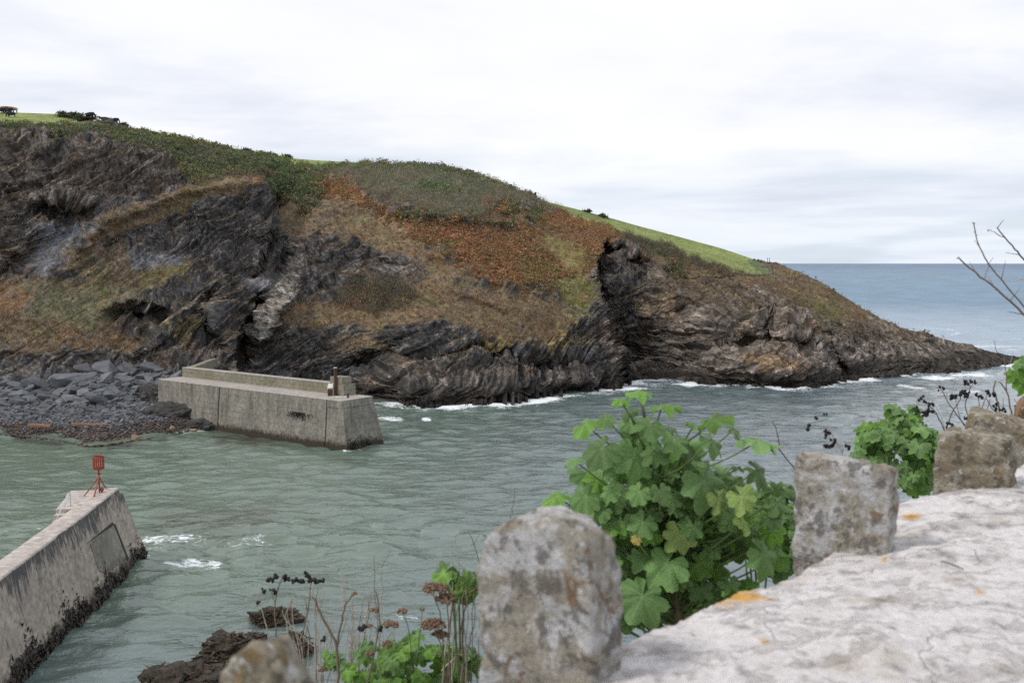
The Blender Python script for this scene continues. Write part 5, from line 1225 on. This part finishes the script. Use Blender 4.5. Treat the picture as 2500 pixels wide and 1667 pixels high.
tw = [atz(x, y, ZW + .038) for x, y in ((2298, 1369), (2325, 1377), (2352, 1389))]
mb = MB(); mb.tube(tw, [.0016, .0022, .0014], 5); tag(mb.build('fallen_twig', M_POST), 'small dark twig lying on the whitewashed wall top', 'twig')

# ------------------------------------------------------------------ mallow plants
def leaf_mesh(name, seed, detail=1, col=(0.160, 0.265, 0.095), vein=(0.29, 0.39, 0.18), ruf=1.0):
    rg = np.random.default_rng(seed); nA = 61 if detail else 33; R = (0.0, .22, .5, .78, 1.0) if detail else (0, .5, 1.0)
    th = np.linspace(-math.radians(164), math.radians(164), nA); lob = math.radians(47)
    kk = th / lob; ph = kk - np.round(kk); sc_ = np.array([1.0, .96, .86, .72])[np.minimum(3, np.abs(np.round(kk)).astype(int))] * (1 + 0.06 * rg.normal(size=9)[np.round(kk).astype(int) + 4])
    rad = (0.76 + 0.24 * (1 - (2 * np.abs(ph)) ** 1.6)) * sc_; rad = rad + 0.035 * np.abs(np.sin(th * 13 + rg.uniform(0, 3))) + 0.015 * rg.normal(size=nA)
    V, cl = [(0, 0, 0)], [vein]
    r1, r2, r3 = rg.uniform(0, 6, 3)
    for r in R[1:]:
        for t_, q, p_ in zip(th, rad, ph):
            x, y = r * q * math.sin(t_), r * q * math.cos(t_)
            fold = (0.5 - abs(p_)) * 2
            z = -0.17 * fold * r * (1 if r < 1 else 0.8) * 0.9 + ruf * (0.12 * r * r * math.sin(t_ * 5.5 + r1) + 0.05 * r ** 3 * math.sin(t_ * 11 + r2)) - 0.20 * r * r + 0.10 * r * math.cos(t_ + r3) * r + 0.10
            V.append((x, y, z)); k = max(0, 1 - abs(p_) * 2 / (0.16 + 0.05 * (1 - r))) * (1 - .5 * r); cl.append(tuple(np.array(col) * (0.9 + 0.22 * r) * (1 - k) + np.array(vein) * k))
    F = []
    tris = [(0, 1 + i + 1, 1 + i) for i in range(nA - 1)]
    me = bpy.data.meshes.new(name); fs = list(tris)
    for j in range(len(R) - 2):
        b0, b1 = 1 + j * nA, 1 + (j + 1) * nA
        for i in range(nA - 1): fs.append((b0 + i, b0 + i + 1, b1 + i + 1, b1 + i))
    me.from_pydata(V, [], fs); me.polygons.foreach_set('use_smooth', np.ones(len(fs), bool))
    a = me.color_attributes.new('Col', 'FLOAT_COLOR', 'POINT'); a.data.foreach_set('color', np.array([(*c, 1) for c in cl], np.float32).ravel()); return me
def m_leaf(name, tint=(1, 1, 1), trans=0.22):
    t = NT(name); n = t.noise(14, 4); c = t.mix(1.0, t.attr('Col'), t.ramp(n, [(0.3, 0.8), (0.7, 1.2)]), 'MULTIPLY'); c = t.mix(1.0, c, tint, 'MULTIPLY'); c = t.mix(t.ramp(t.noise(5.5, 7, 0.7), [(0.60, 0), (0.70, 0.75)]), c, (0.30, 0.27, 0.09)); c = t.mix(t.ramp(t.noise(13, 5, 0.7), [(0.68, 0), (0.71, 0.8)]), c, (0.16, 0.11, 0.05)); c = t.randomize(c, 0.66, 1.32)
    t.fin(c, 0.40, t.bump(t.noise(40, 3), 0.003), 0.45)
    tr = t.new('ShaderNodeBsdfTranslucent'); t.put(tr.inputs[0], t.mix(1.0, c, (1.25, 1.45, 0.55), 'MULTIPLY'))
    mx = t.new('ShaderNodeMixShader'); mx.inputs[0].default_value = trans; t.l.new(t.bsdf.outputs[0], mx.inputs[1]); t.l.new(tr.outputs[0], mx.inputs[2]); t.l.new(mx.outputs[0], t.out.inputs[0]); return t.m
M_LEAF = m_leaf('mallow_leaf', (0.9, 1.0, 0.82), 0.14); M_LEAFY2 = m_leaf('young_mallow_leaf', (1.05, 1.22, 0.62), 0.28); M_LEAFYEL = m_leaf('yellowing_leaf', (2.5, 1.55, 0.7), 0.3); M_LEAFPALE = m_leaf('pale_leaf', (1.7, 1.45, 1.15), 0.25); M_LEAFDEAD = m_leaf('dead_leaf', (4.2, 2.0, 1.6), 0.2)
M_STEM = m_plain('green_stem', (0.13, 0.19, 0.07), 0.6, 20); M_TRUNK = m_plain('woody_stem', (0.13, 0.11, 0.07), 0.8, 30)
LV = {}
for key, mat in (('g', M_LEAF), ('n', M_LEAFY2), ('y', M_LEAFYEL), ('p', M_LEAFPALE), ('d', M_LEAFDEAD)):
    LV[key] = []
    for k in range(6 if key in 'gn' else 2): me = leaf_mesh('leaf', 900 + k + ord(key), 1, ruf=1.0 if key != 'n' else 1.5); me.materials.append(mat); LV[key].append(me)
LS = {}
for key, mat in (('g', M_LEAF), ('n', M_LEAFY2), ('y', M_LEAFYEL)):
    LS[key] = []
    for k in range(4): me = leaf_mesh('leaf', 950 + k + ord(key), 0, ruf=1.4); me.materials.append(mat); LS[key].append(me)
rl = random.Random(21)
def leaf(root, pos, r, nrm, tip, me):
    n = Vector(nrm).normalized(); t_ = Vector(tip); t_ = (t_ - n * t_.dot(n)).normalized(); s_ = t_.cross(n)
    M = Matrix((s_, t_, n)).transposed().to_4x4(); M.translation = pos
    o = bpy.data.objects.new('leaf', me); COL.objects.link(o); o.parent = root; o.matrix_parent_inverse = Matrix.Translation(-WORLD_LOC[root.name])
    o.matrix_basis = M @ Matrix.Diagonal((r, r, r, 1)); return o
def petiole(root, a, b, r=0.0028, mat=None):
    a, b = Vector(a), Vector(b); m = a.lerp(b, .5) + Vector((0, 0, -0.12 * (b - a).length))
    pts = [a.lerp(m, t * 2) if t < .5 else m.lerp(b, t * 2 - 1) for t in (0, .25, .5, .75, 1)]
    pts = [pts[0], (pts[0] + pts[1] * 2 + pts[2]) / 4, (pts[1] + pts[2] * 2 + pts[3]) / 4, (pts[2] + pts[3] * 2 + pts[4]) / 4, pts[4]]
    mb = MB(); mb.tube(pts, [r * 1.25, r * 1.1, r, r * .9, r * .8], 5); mb.build('petiole', mat or M_STEM, root, True)
MY = 2.75
mbase = at(1652, 1530, MY + .05); mbase.z -= 0.5
mal = empty('mallow_plant', mbase, 'tall leafy green mallow plant between the round headed and square stones', 'plant')
axis_px = [(1656, 1750), (1654, 1490), (1640, 1380), (1612, 1280), (1590, 1180), (1585, 1090), (1572, 1010), (1562, 965)]
axis = [at(x, y, MY + .04) for x, y in axis_px]
mb = MB(); mb.tube(axis, [.017, .015, .012, .009, .007, .006, .005, .004], 8); mb.build('stem', M_TRUNK, mal, True)
def axpt(z):
    for a, b in zip(axis[:-1], axis[1:]):
        if a.z <= z <= b.z: return a.lerp(b, (z - a.z) / (b.z - a.z))
    return axis[-1] if z > axis[-1].z else axis[0]
def crop7(cx, cy): return 1200 + cx / 2.351, 900 + cy / 2.351
ML = [(860, 135, 150, 'e', 'n'), (748, 180, 110, 'e', 'n'), (975, 212, 200, 'e', 'n'), (790, 245, 130, 'e', 'g'), (545, 315, 190, 'e', 'n'), (660, 285, 110, 'f', 'g'), (805, 305, 140, 'b', 'g'), (905, 325, 170, 'f', 'g'), (1265, 292, 200, 'e', 'n'), (1160, 320, 110, 'e', 'n'),
      (640, 460, 220, 'f', 'g'), (820, 500, 250, 'f', 'g'), (935, 485, 160, 'f', 'g'), (1050, 415, 160, 'f', 'g'), (1255, 415, 180, 'f', 'g'), (1390, 350, 110, 'f', 'g'), (1520, 410, 250, 'e', 'g'), (1515, 590, 190, 'f', 'g'), (1405, 565, 80, 'e', 'n'), (540, 610, 170, 'b', 'g'), (385, 730, 190, 'e', 'n'), (545, 735, 190, 'f', 'g'),
      (685, 700, 120, 'f', 'g'), (850, 705, 140, 'f', 'g'), (965, 700, 130, 'f', 'g'), (1040, 735, 120, 'f', 'g'), (1130, 545, 110, 'b', 'y'), (1210, 640, 300, 'f', 'g'), (1300, 745, 160, 'f', 'p'), (1430, 735, 190, 'f', 'p'), (1200, 805, 170, 'b', 'y'), (655, 830, 170, 'b', 'g'), (870, 880, 170, 'f', 'g'), (1085, 945, 220, 'f', 'p'), (830, 975, 60, 'f', 'd'),
      (1015, 1115, 270, 'f', 'g'), (870, 1300, 290, 'f', 'g'), (815, 1130, 130, 'b', 'g'), (1340, 890, 210, 'b', 'g'), (1550, 1065, 240, 'f', 'g'), (1290, 1110, 200, 'b', 'g'), (1600, 850, 140, 'f', 'g'), (1130, 470, 170, 'b', 'g'), (760, 620, 160, 'b', 'g'), (960, 600, 180, 'b', 'g'), (480, 520, 120, 'e', 'g'), (1440, 880, 150, 'f', 'p'), (1000, 1010, 160, 'b', 'g'), (760, 1010, 150, 'b', 'g'), (1180, 1040, 170, 'b', 'g'), (1500, 950, 150, 'b', 'g'), (1420, 1010, 180, 'b', 'g'), (930, 1190, 180, 'b', 'g'), (1120, 1230, 160, 'b', 'g'),
      (620, 940, 150, 'b', 'g'), (900, 800, 180, 'b', 'g'), (1060, 840, 180, 'b', 'g'), (1310, 620, 150, 'b', 'g'), (690, 560, 150, 'b', 'g'), (1390, 650, 130, 'b', 'g'), (780, 1250, 170, 'b', 'g'), (1230, 930, 170, 'b', 'g')]
for cx, cy, w, typ, key in ML:
    px_, py_ = crop7(cx, cy); Y = MY + {'f': -.10, 'e': -.02, 'b': .10}[typ] + rl.uniform(-.05, .05)
    pos = at(px_, py_, Y); r = w / 2.351 / 2 * Y / FPX * 1.22
    if typ == 'e': n = (rl.gauss(0, .22) + (cx - 950) / 2600, rl.gauss(-.12, .12), 1); tp = (1 if cx > 900 else -1, -.5 + rl.gauss(0, .4), 0); pos.z -= r * .05
    elif typ == 'f': n = (rl.gauss(0, .22) + (cx - 950) / 1500, -.80 + rl.gauss(0, .2), .60); tp = ((cx - 950) / 700 + rl.gauss(0, .3), 0, -1)
    else: n = (rl.gauss(0, .4), -.6 + rl.gauss(0, .3), .7); tp = (rl.gauss(0, 1), 0, -1)
    leaf(mal, pos, r, n, tp, rl.choice(LV[key])); 
    ap = axpt(pos.z - .10 - rl.uniform(0, .06)); petiole(mal, ap, pos - Vector(n).normalized() * .004)
for k in range(150):                                         # outer leaves of the lower crown
    cx, cy = rl.uniform(600, 1640), rl.uniform(640, 1420)
    if cy > 1500 - 0.375 * (cx - 780) or cx < 520 + (1000 - cy) * 0.1 or (cx > 1350 and cy < 700): continue
    px_, py_ = crop7(cx, cy); Y = MY + rl.uniform(-.08, .1); pos = at(px_, py_, Y); n = ((cx - 1000) / 1500 + rl.gauss(0, .3), -.75 + rl.gauss(0, .25), .6 + rl.gauss(0, .2))
    leaf(mal, pos, rl.uniform(55, 115) / 2.351 * Y / FPX, n, ((cx - 1000) / 700 + rl.gauss(0, .5), 0, -1), rl.choice(LV['g'] if rl.random() < .75 else LV['n'])); petiole(mal, axpt(pos.z - .1), pos)
for k in range(150):                                         # inner leaves that close the crown
    th = rl.uniform(0, 6.283); u = math.sqrt(rl.random()); cx, cy = 960 + math.cos(th) * u * 480, 800 + math.sin(th) * u * 480
    if (cy > 1150 and cx > 1250) or (cy < 560 and abs(cx - 930) > 0.75 * (cy - 150)): continue
    px_, py_ = crop7(cx, cy); Y = MY + rl.uniform(.0, .2); pos = at(px_, py_, Y)
    leaf(mal, pos, rl.uniform(60, 105) / 2.351 * Y / FPX, (rl.gauss(0, .4), -.6 + rl.gauss(0, .3), .65), (rl.gauss(0, 1), 0, -1), rl.choice(LV['g'] if rl.random() < .8 else LV['n']))
    if k % 2: petiole(mal, axpt(pos.z - .1), pos)
def leafy(name, label, pxc, pyc, rx, ry_, Y, n, w, keys, depth=.12, group=None, stems=5):
    base = at(pxc, pyc + ry_ * 1.25, Y); base.z -= .25; root = empty(name, base, label, 'plant', group); c = at(pxc, pyc, Y); sx = rx * Y / FPX; sz = ry_ * Y / FPX
    for k in range(stems):
        a = base + Vector((rl.uniform(-.3, .3) * sx, rl.uniform(-.1, .1), 0)); b = c + Vector((rl.uniform(-.7, .7) * sx, rl.uniform(-.5, .5) * depth, rl.uniform(-.1, .7) * sz)); petiole(root, a, b, .004)
    for k in range(n):
        th = rl.uniform(0, 2 * math.pi); u = rl.uniform(.1, 1) ** .5 * (1 + .16 * math.sin(3 * th + pxc) + .12 * math.sin(5 * th + pyc) + rl.gauss(0, .06)); u = max(0.05, u)
        q = Vector((math.cos(th) * u, 0, math.sin(th) * u)); fr_ = -math.sqrt(max(0.02, 1 - u * u)) * rl.uniform(-.6, 1)
        pos = c + Vector((q.x * sx, fr_ * depth, q.z * sz)); r = w / 2 * Y / FPX * rl.uniform(.7, 1.3)
        nn = (q.x * .7 + rl.gauss(0, .35), -.75 + rl.gauss(0, .3), .55 + q.z * .6 + rl.gauss(0, .25)); leaf(root, pos, r, nn, (q.x + rl.gauss(0, .5), -.3, -.8), rl.choice(LS[rl.choice(keys)]))
    return root
leafy('mallow_plant', 'dense round leafy mallow bush between the square and olive stones', 2190, 1100, 98, 100, 4.6, 230, 46, 'gggggggnnnn', .3)
leafy('mallow_plant', 'low bright green mallow at the bottom edge left of the round headed stone', 1005, 1640, 165, 92, 3.3, 130, 54, 'ggnn', .2)
leafy('mallow_plant', 'small leaf tuft rising beside the left edge of the round headed stone', 1125, 1410, 42, 48, 3.2, 11, 66, 'nng', .08, None, 3)
leafy('mallow_plant', 'leafy mallow shoots low between the big mallow and the square stone', 1870, 1290, 100, 95, 3.5, 120, 60, 'ggnn', .2)
leafy('mallow_plant', 'mallow leaves entering at the right edge above the stones', 2512, 905, 35, 45, 4.4, 12, 60, 'nng', .1, None, 2)
leafy('mallow_plant', 'dark leafy undergrowth at the foot of the big mallow stem', 1640, 1480, 140, 60, 3.3, 60, 60, 'ggn', .15)

# ------------------------------------------------------------------ dead stems and seed heads
M_TANSTEM = m_plain('pale_dead_stem', (0.46, 0.40, 0.33), 0.8, 30, .7, 1.2); M_BROWNSTEM = m_plain('brown_dead_stem', (0.20, 0.145, 0.105), 0.8, 30, .7, 1.2); M_REDSTEM = m_plain('dark_red_stem', (0.115, 0.075, 0.065), 0.7, 30, .7, 1.2)
M_BROWNSEED = m_plain('brown_seeds', (0.21, 0.135, 0.09), 0.9, 60, .6, 1.3); M_BLACKSEED = m_plain('black_seeds', (0.022, 0.018, 0.020), 0.7, 60)
def bend(pts, n=4):
    P = catmull([tuple(p) for p in pts], n); return [Vector(p) for p in P]
def stalk(root, pxs, Y, r0, r1, mat, conv, dy=0.0, name='stem'):
    pts = [at(*conv(*p), Y + dy * i) for i, p in enumerate(pxs)]; P = bend(pts) if len(pts) > 2 else pts
    P = [p + Vector((rl.gauss(0, .0015), 0, rl.gauss(0, .0015))) for p in P]; n = len(P)
    mb = MB(); mb.tube(P, [lerp(r0, r1, i / (n - 1)) for i in range(n)], 5); mb.build(name, mat, root, True); return pts[-1]
def umbel(root, pos, w, seeds, mat, stem_mat, drop=.35, hang=.45, sr=.0038):
    mb, ms = MB(), MB(); hub = pos - Vector((0, 0, w * hang)); 
    for k in range(seeds):
        th = rl.uniform(0, 6.283); u = math.sqrt(rl.random()); q = pos + Vector((math.cos(th) * u * w, math.sin(th) * u * w, -w * drop * u * u + rl.gauss(0, w * .07)))
        if k % 4 == 0: ms.tube([hub, q], .0011, 4)
        for j in range(3): ms_ = q + Vector((rl.gauss(0, w * .07), rl.gauss(0, w * .07), rl.gauss(0, w * .05))); mb.ball(ms_, sr * rl.uniform(.6, 1.3), 1, None, (1, 1, rl.uniform(.7, 1.5)))
    h = mb.build('seed_head', mat, root); ry = ms.build('ray', stem_mat, h); ry.parent = h; ry.matrix_parent_inverse = Matrix.Identity(4)
    ry.matrix_parent_inverse = h.matrix_basis.inverted()
def blackcl(root, pos, w, n):
    mb = MB()
    for k in range(n): mb.ball(pos + Vector((rl.gauss(0, w * .5), rl.gauss(0, w * .5), rl.gauss(0, w * .35))), .0058 * rl.uniform(.7, 1.3), 1, None, (1, 1, 1.2))
    mb.build('seed_head', M_BLACKSEED, root)
def c6(cx, cy): return 500 + cx / 2.94, 1200 + cy / 2.94
def c8(cx, cy): return 1900 + cx / 3.337, 930 + cy / 3.337
def dsp(cx, cy): return cx * DS, cy * DS
def plant(label, Y, conv, stalks, browns=(), blacks=(), name='dead_umbellifer', cat='dead plant', r=.0031):
    b = at(*conv(*stalks[0][0][0]), Y); root = empty(name, b, label, cat, 'dead seeding plants by the wall')
    for pxs, mat, k in stalks: stalk(root, pxs, Y, r * k, r * k * .55, mat, conv)
    for x, y, w, n in browns: umbel(root, at(*conv(x, y), Y), w * .43 / (2.94 if conv is c6 else 3.337) * Y / FPX, n, M_BROWNSEED, M_BROWNSTEM)
    for x, y, n in blacks: blackcl(root, at(*conv(x, y), Y), .012 * Y / 3.3, n)
    return root
T_, B_m, R_m = M_TANSTEM, M_BROWNSTEM, M_REDSTEM
plant('leftmost dead stem with clusters of black seeds above the weedy rock', 3.3, c6, [([(520, 1480), (510, 1050), (505, 800), (540, 650), (570, 610)], B_m, .9), ([(505, 800), (480, 720), (495, 700)], B_m, .5), ([(540, 650), (460, 640)], B_m, .5), ([(540, 650), (610, 625)], B_m, .5)], (), ((450, 632, 9), (505, 607, 6), (572, 612, 8), (610, 626, 6), (495, 706, 8), (415, 712, 4)))
plant('dead stem with a black seed crown left of the forked brown stem', 3.2, c6, [([(600, 1480), (690, 1050), (740, 850), (765, 640)], B_m, .9), ([(765, 640), (700, 640)], B_m, .5), ([(765, 640), (740, 605)], B_m, .5), ([(765, 640), (830, 640)], B_m, .4), ([(740, 850), (700, 720)], T_, .5)], (), ((690, 640, 8), (740, 606, 9), (762, 640, 8), (830, 640, 4), (660, 632, 5), (800, 636, 4)))
plant('pale thin dead stem leaning over the blurred stone', 3.4, c6, [([(480, 1480), (460, 1060), (395, 800), (390, 660)], T_, .8), ([(395, 800), (330, 820), (290, 770)], T_, .4), ([(300, 1050), (270, 980), (300, 740)], T_, .4)], (), ((390, 800, 3),))
plant('thick forked brown dead stem rising from the bottom edge', 3.0, c6, [([(965, 1500), (960, 1373), (945, 1110), (870, 950), (800, 800), (770, 740)], B_m, 1.7), ([(945, 1110), (985, 920), (1010, 810), (1070, 730)], B_m, 1.3), ([(1010, 810), (990, 640), (975, 560)], T_, .6), ([(800, 800), (820, 860), (870, 680)], T_, .5)], ((1072, 728, 40, 8),))
plant('pale dead stem with a long side branch left of the forked stem', 3.3, c6, [([(780, 1500), (795, 1300), (800, 900), (840, 760)], T_, .9), ([(795, 1120), (680, 1010), (580, 920), (560, 850)], T_, .6), ([(800, 1300), (880, 1100), (990, 700)], T_, .4), ([(690, 1500), (700, 1150), (640, 980)], T_, .5)], ((860, 1260, 90, 26),), ((845, 1055, 4),))
plant('tall whitish dead stalk right of the forked stem', 3.3, c6, [([(1230, 1500), (1245, 1100), (1268, 900), (1270, 700), (1265, 540)], T_, .9), ([(1245, 1000), (1222, 700), (1215, 450)], B_m, .5), ([(1265, 540), (1330, 420)], B_m, .35), ([(1215, 560), (1175, 510)], T_, .35), ([(1060, 1200), (1130, 760), (1140, 560)], T_, .4), ([(1090, 1200), (1160, 960), (1150, 850)], T_, .4)])
plant('brown dead stem with drooping brown umbels above the low mallow', 3.1, c6, [([(1150, 1500), (1180, 1300), (1250, 950), (1225, 700)], B_m, 1.1), ([(1250, 960), (1340, 930)], B_m, .6), ([(1240, 980), (1180, 960)], B_m, .5)], ((1215, 842, 70, 22), (1335, 935, 130, 60), (1310, 1080, 90, 30), (1180, 1150, 60, 18), (1185, 955, 60, 16)), ((1120, 985, 7), (1160, 970, 4), (1260, 990, 4)))
plant('small brown umbels on thin dark stems left of the tangled stems', 3.2, c6, [([(1500, 1300), (1462, 990), (1415, 850)], R_m, .6), ([(1520, 1250), (1550, 960), (1562, 850)], R_m, .5)], ((1418, 845, 80, 26), (1562, 840, 34, 10)))
plant('dead plant with three broad brown umbels left of the round headed stone', 3.1, c6, [([(1720, 1500), (1700, 950), (1620, 700)], R_m, .7), ([(1760, 1500), (1755, 1000), (1735, 780)], B_m, .9), ([(1745, 1500), (1700, 1150), (1640, 960)], B_m, .8)], ((1655, 670, 200, 95), (1730, 742, 180, 80), (1640, 930, 210, 120), (1690, 1010, 130, 50)))
tang = [([(1700 + k * 27 + rl.uniform(-20, 20), 1500), (1740 + k * 22 + rl.uniform(-30, 30), 1150), (1760 + k * 20 + rl.uniform(-40, 40), 850 + rl.uniform(-100, 100)), (1775 + k * 22 + rl.uniform(-40, 40), 600 + rl.uniform(-60, 120))], rl.choice((T_, T_, B_m)), rl.uniform(.5, 1.2)) for k in range(10)]
tang += [([(1700, 1290), (1800, 1180), (1900, 1080), (1990, 960)], T_, 1.0), ([(1860, 1400), (1850, 1000), (1890, 760), (1980, 650)], B_m, 1.2), ([(1800, 1500), (1830, 1250), (1700, 1050)], B_m, .8)]
plant('tangle of tan dead stems against the left side of the round headed stone', 3.15, c6, tang, (), (), 'dead_plant')
plant('tall thin bare twigs reaching above the leaf tuft', 3.3, c6, [([(1790, 760), (1780, 550), (1770, 400), (1815, 290)], T_, .7), ([(1840, 700), (1820, 480), (1790, 300)], T_, .5), ([(1985, 760), (1980, 560), (1930, 370), (1890, 290)], B_m, .7), ([(1935, 380), (1975, 300)], B_m, .4), ([(2190, 190), (2215, 90), (2225, -30)], B_m, .45), ([(1870, 560), (1730, 430)], T_, .3)])
plant('black seeded umbel rising right of the dense mallow bush', 4.3, c8, [([(1400, 520), (1355, 405), (1290, 270), (1190, 150)], R_m, 1.1), ([(1290, 270), (1235, 250)], R_m, .6), ([(1240, 215), (1230, 190)], R_m, .5), ([(1360, 420), (1330, 300), (1240, 130)], T_, .5)], (), ((1182, 150, 9), (1230, 190, 7), (1195, 262, 10), (1236, 250, 10), (1150, 232, 6)))
plant('branching dark red stems with black seed heads behind the olive stone', 4.4, c8, [([(1600, 520), (1560, 420), (1450, 270), (1390, 180), (1320, 60)], R_m, 1.0), ([(1340, 480), (1370, 405), (1420, 250), (1480, 160), (1500, 100)], R_m, 1.0), ([(1560, 420), (1480, 300), (1440, 130)], R_m, .7), ([(1600, 500), (1640, 260), (1620, 120)], R_m, .8), ([(1640, 260), (1700, 120), (1715, 95)], R_m, .6), ([(1580, 420), (1530, 200), (1560, 60), (1540, 10)], R_m, .8), ([(1560, 60), (1600, 10)], R_m, .5), ([(1530, 420), (1420, 360), (1330, 260)], T_, .4), ([(1490, 430), (1420, 340)], R_m, .5), ([(1650, 420), (1690, 260), (1730, 150)], R_m, .7)], (), ((1430, 122, 14), (1485, 104, 12), (1525, 92, 12), (1530, 125, 7), (1715, 95, 9), (1628, 122, 8), (1550, 297, 10), (1372, 355, 8), (1520, 15, 6), (1590, 12, 6), (1325, 60, 4), (1750, 112, 6)))
plant('thick brown dead stems with black seeds near the right edge', 4.4, c8, [([(1830, 420), (1815, 310), (1790, 180), (1755, 60), (1775, 0)], B_m, 1.7), ([(1930, 420), (1910, 310), (1885, 180), (1860, 80), (1795, 0)], B_m, 1.5), ([(1860, 80), (1855, -60), (1835, -200)], B_m, .9), ([(1835, -200), (1780, -250), (1760, -330)], R_m, .6), ([(1815, 310), (1740, 220), (1700, 140)], R_m, .8), ([(1900, 330), (1950, 220), (1925, 140)], R_m, .6), ([(1850, 330), (1830, 250), (1835, 130)], R_m, .5), ([(1880, 330), (1960, 280), (1990, 200)], R_m, .6), ([(1855, -60), (1900, -170), (1905, -260)], T_, .4)], (), ((1950, 214, 8), (1790, 200, 4), (1910, 310, 7), (1940, 340, 9), (1840, 240, 4), (1780, 240, 5), (1715, 290, 6), (1960, 290, 7)))
plant('small dead stem with black seeds just above the square stone', 3.6, c8, [([(525, 700), (520, 590), (460, 470), (380, 330)], T_, .8), ([(520, 590), (535, 480)], T_, .5), ([(460, 490), (400, 440), (365, 370)], T_, .5), ([(460, 520), (440, 525)], R_m, .4), ([(535, 490), (575, 540)], R_m, .4)], (), ((400, 522, 5), (440, 525, 6), (450, 490, 5), (398, 420, 4), (418, 425, 3), (380, 435, 3), (573, 542, 4), (390, 268, 2), (315, 305, 2), (262, 358, 2), (258, 390, 2)))
plant('thin bare stem between the big mallow and the square stone', 3.0, c8, [([(160, 760), (120, 690), (20, 570), (0, 460), (-40, 330)], R_m, .8), ([(140, 745), (60, 680)], T_, .4), ([(140, 790), (40, 750)], T_, .3), ([(20, 570), (-60, 540)], T_, .4)])
fine = []
for k in range(52):
    x0 = rl.uniform(620, 1330); h = rl.uniform(420, 860); lean = rl.gauss(0, 70)
    fine.append(([(x0, 1500), (x0 + lean * .3, 1500 - h * .4), (x0 + lean * .6 + rl.gauss(0, 25), 1500 - h * .75), (x0 + lean + rl.gauss(0, 30), 1500 - h)], rl.choice((T_, T_, B_m)), rl.uniform(.4, .85)))
    if k % 2: fine.append(([(x0 + lean * .6, 1500 - h * .7), (x0 + lean + rl.gauss(0, 70), 1500 - h * .98)], T_, .28))
plant('thicket of thin pale dead stalks left of the tangled stems', 3.5, c6, fine, (), (), 'dead_plant')
bt = empty('bare_branch', at(2545, 800, 3.6), 'bare twiggy branch against the sea at the right edge', 'branch')
for pxs, k, m in (([(2420, 790), (2352, 722), (2290, 665), (2240, 625), (2200, 590)], 2.0, B_m), ([(2400, 760), (2340, 690), (2290, 630), (2260, 590), (2245, 550), (2236, 510)], 1.4, B_m), ([(2420, 680), (2352, 597), (2325, 565), (2290, 525)], 1.6, R_m), ([(2290, 525), (2305, 505)], .7, R_m), ([(2310, 548), (2285, 535), (2272, 528)], .7, R_m), ([(2262, 640), (2270, 612), (2280, 592)], .6, B_m), ([(2300, 640), (2308, 600)], .6, B_m), ([(2352, 722), (2330, 718), (2316, 716)], .7, R_m), ([(2340, 585), (2310, 580)], .6, R_m), ([(2250, 570), (2238, 552)], .5, B_m), ([(2240, 625), (2228, 600)], .5, B_m), ([(2290, 665), (2270, 640)], .6, B_m), ([(2243, 540), (2236, 530)], .5, B_m), ([(2320, 690), (2345, 660)], .6, B_m)):
    stalk(bt, pxs, 3.6, .0024 * k, .0013 * k, m, dsp, 0, 'twig')
for x, y in ((2236, 512), (2272, 528), (2200, 592), (2345, 640)): umbel(bt, at(x * DS, y * DS, 3.6), .006, 4, M_TANSTEM, M_TANSTEM, sr=.0025)
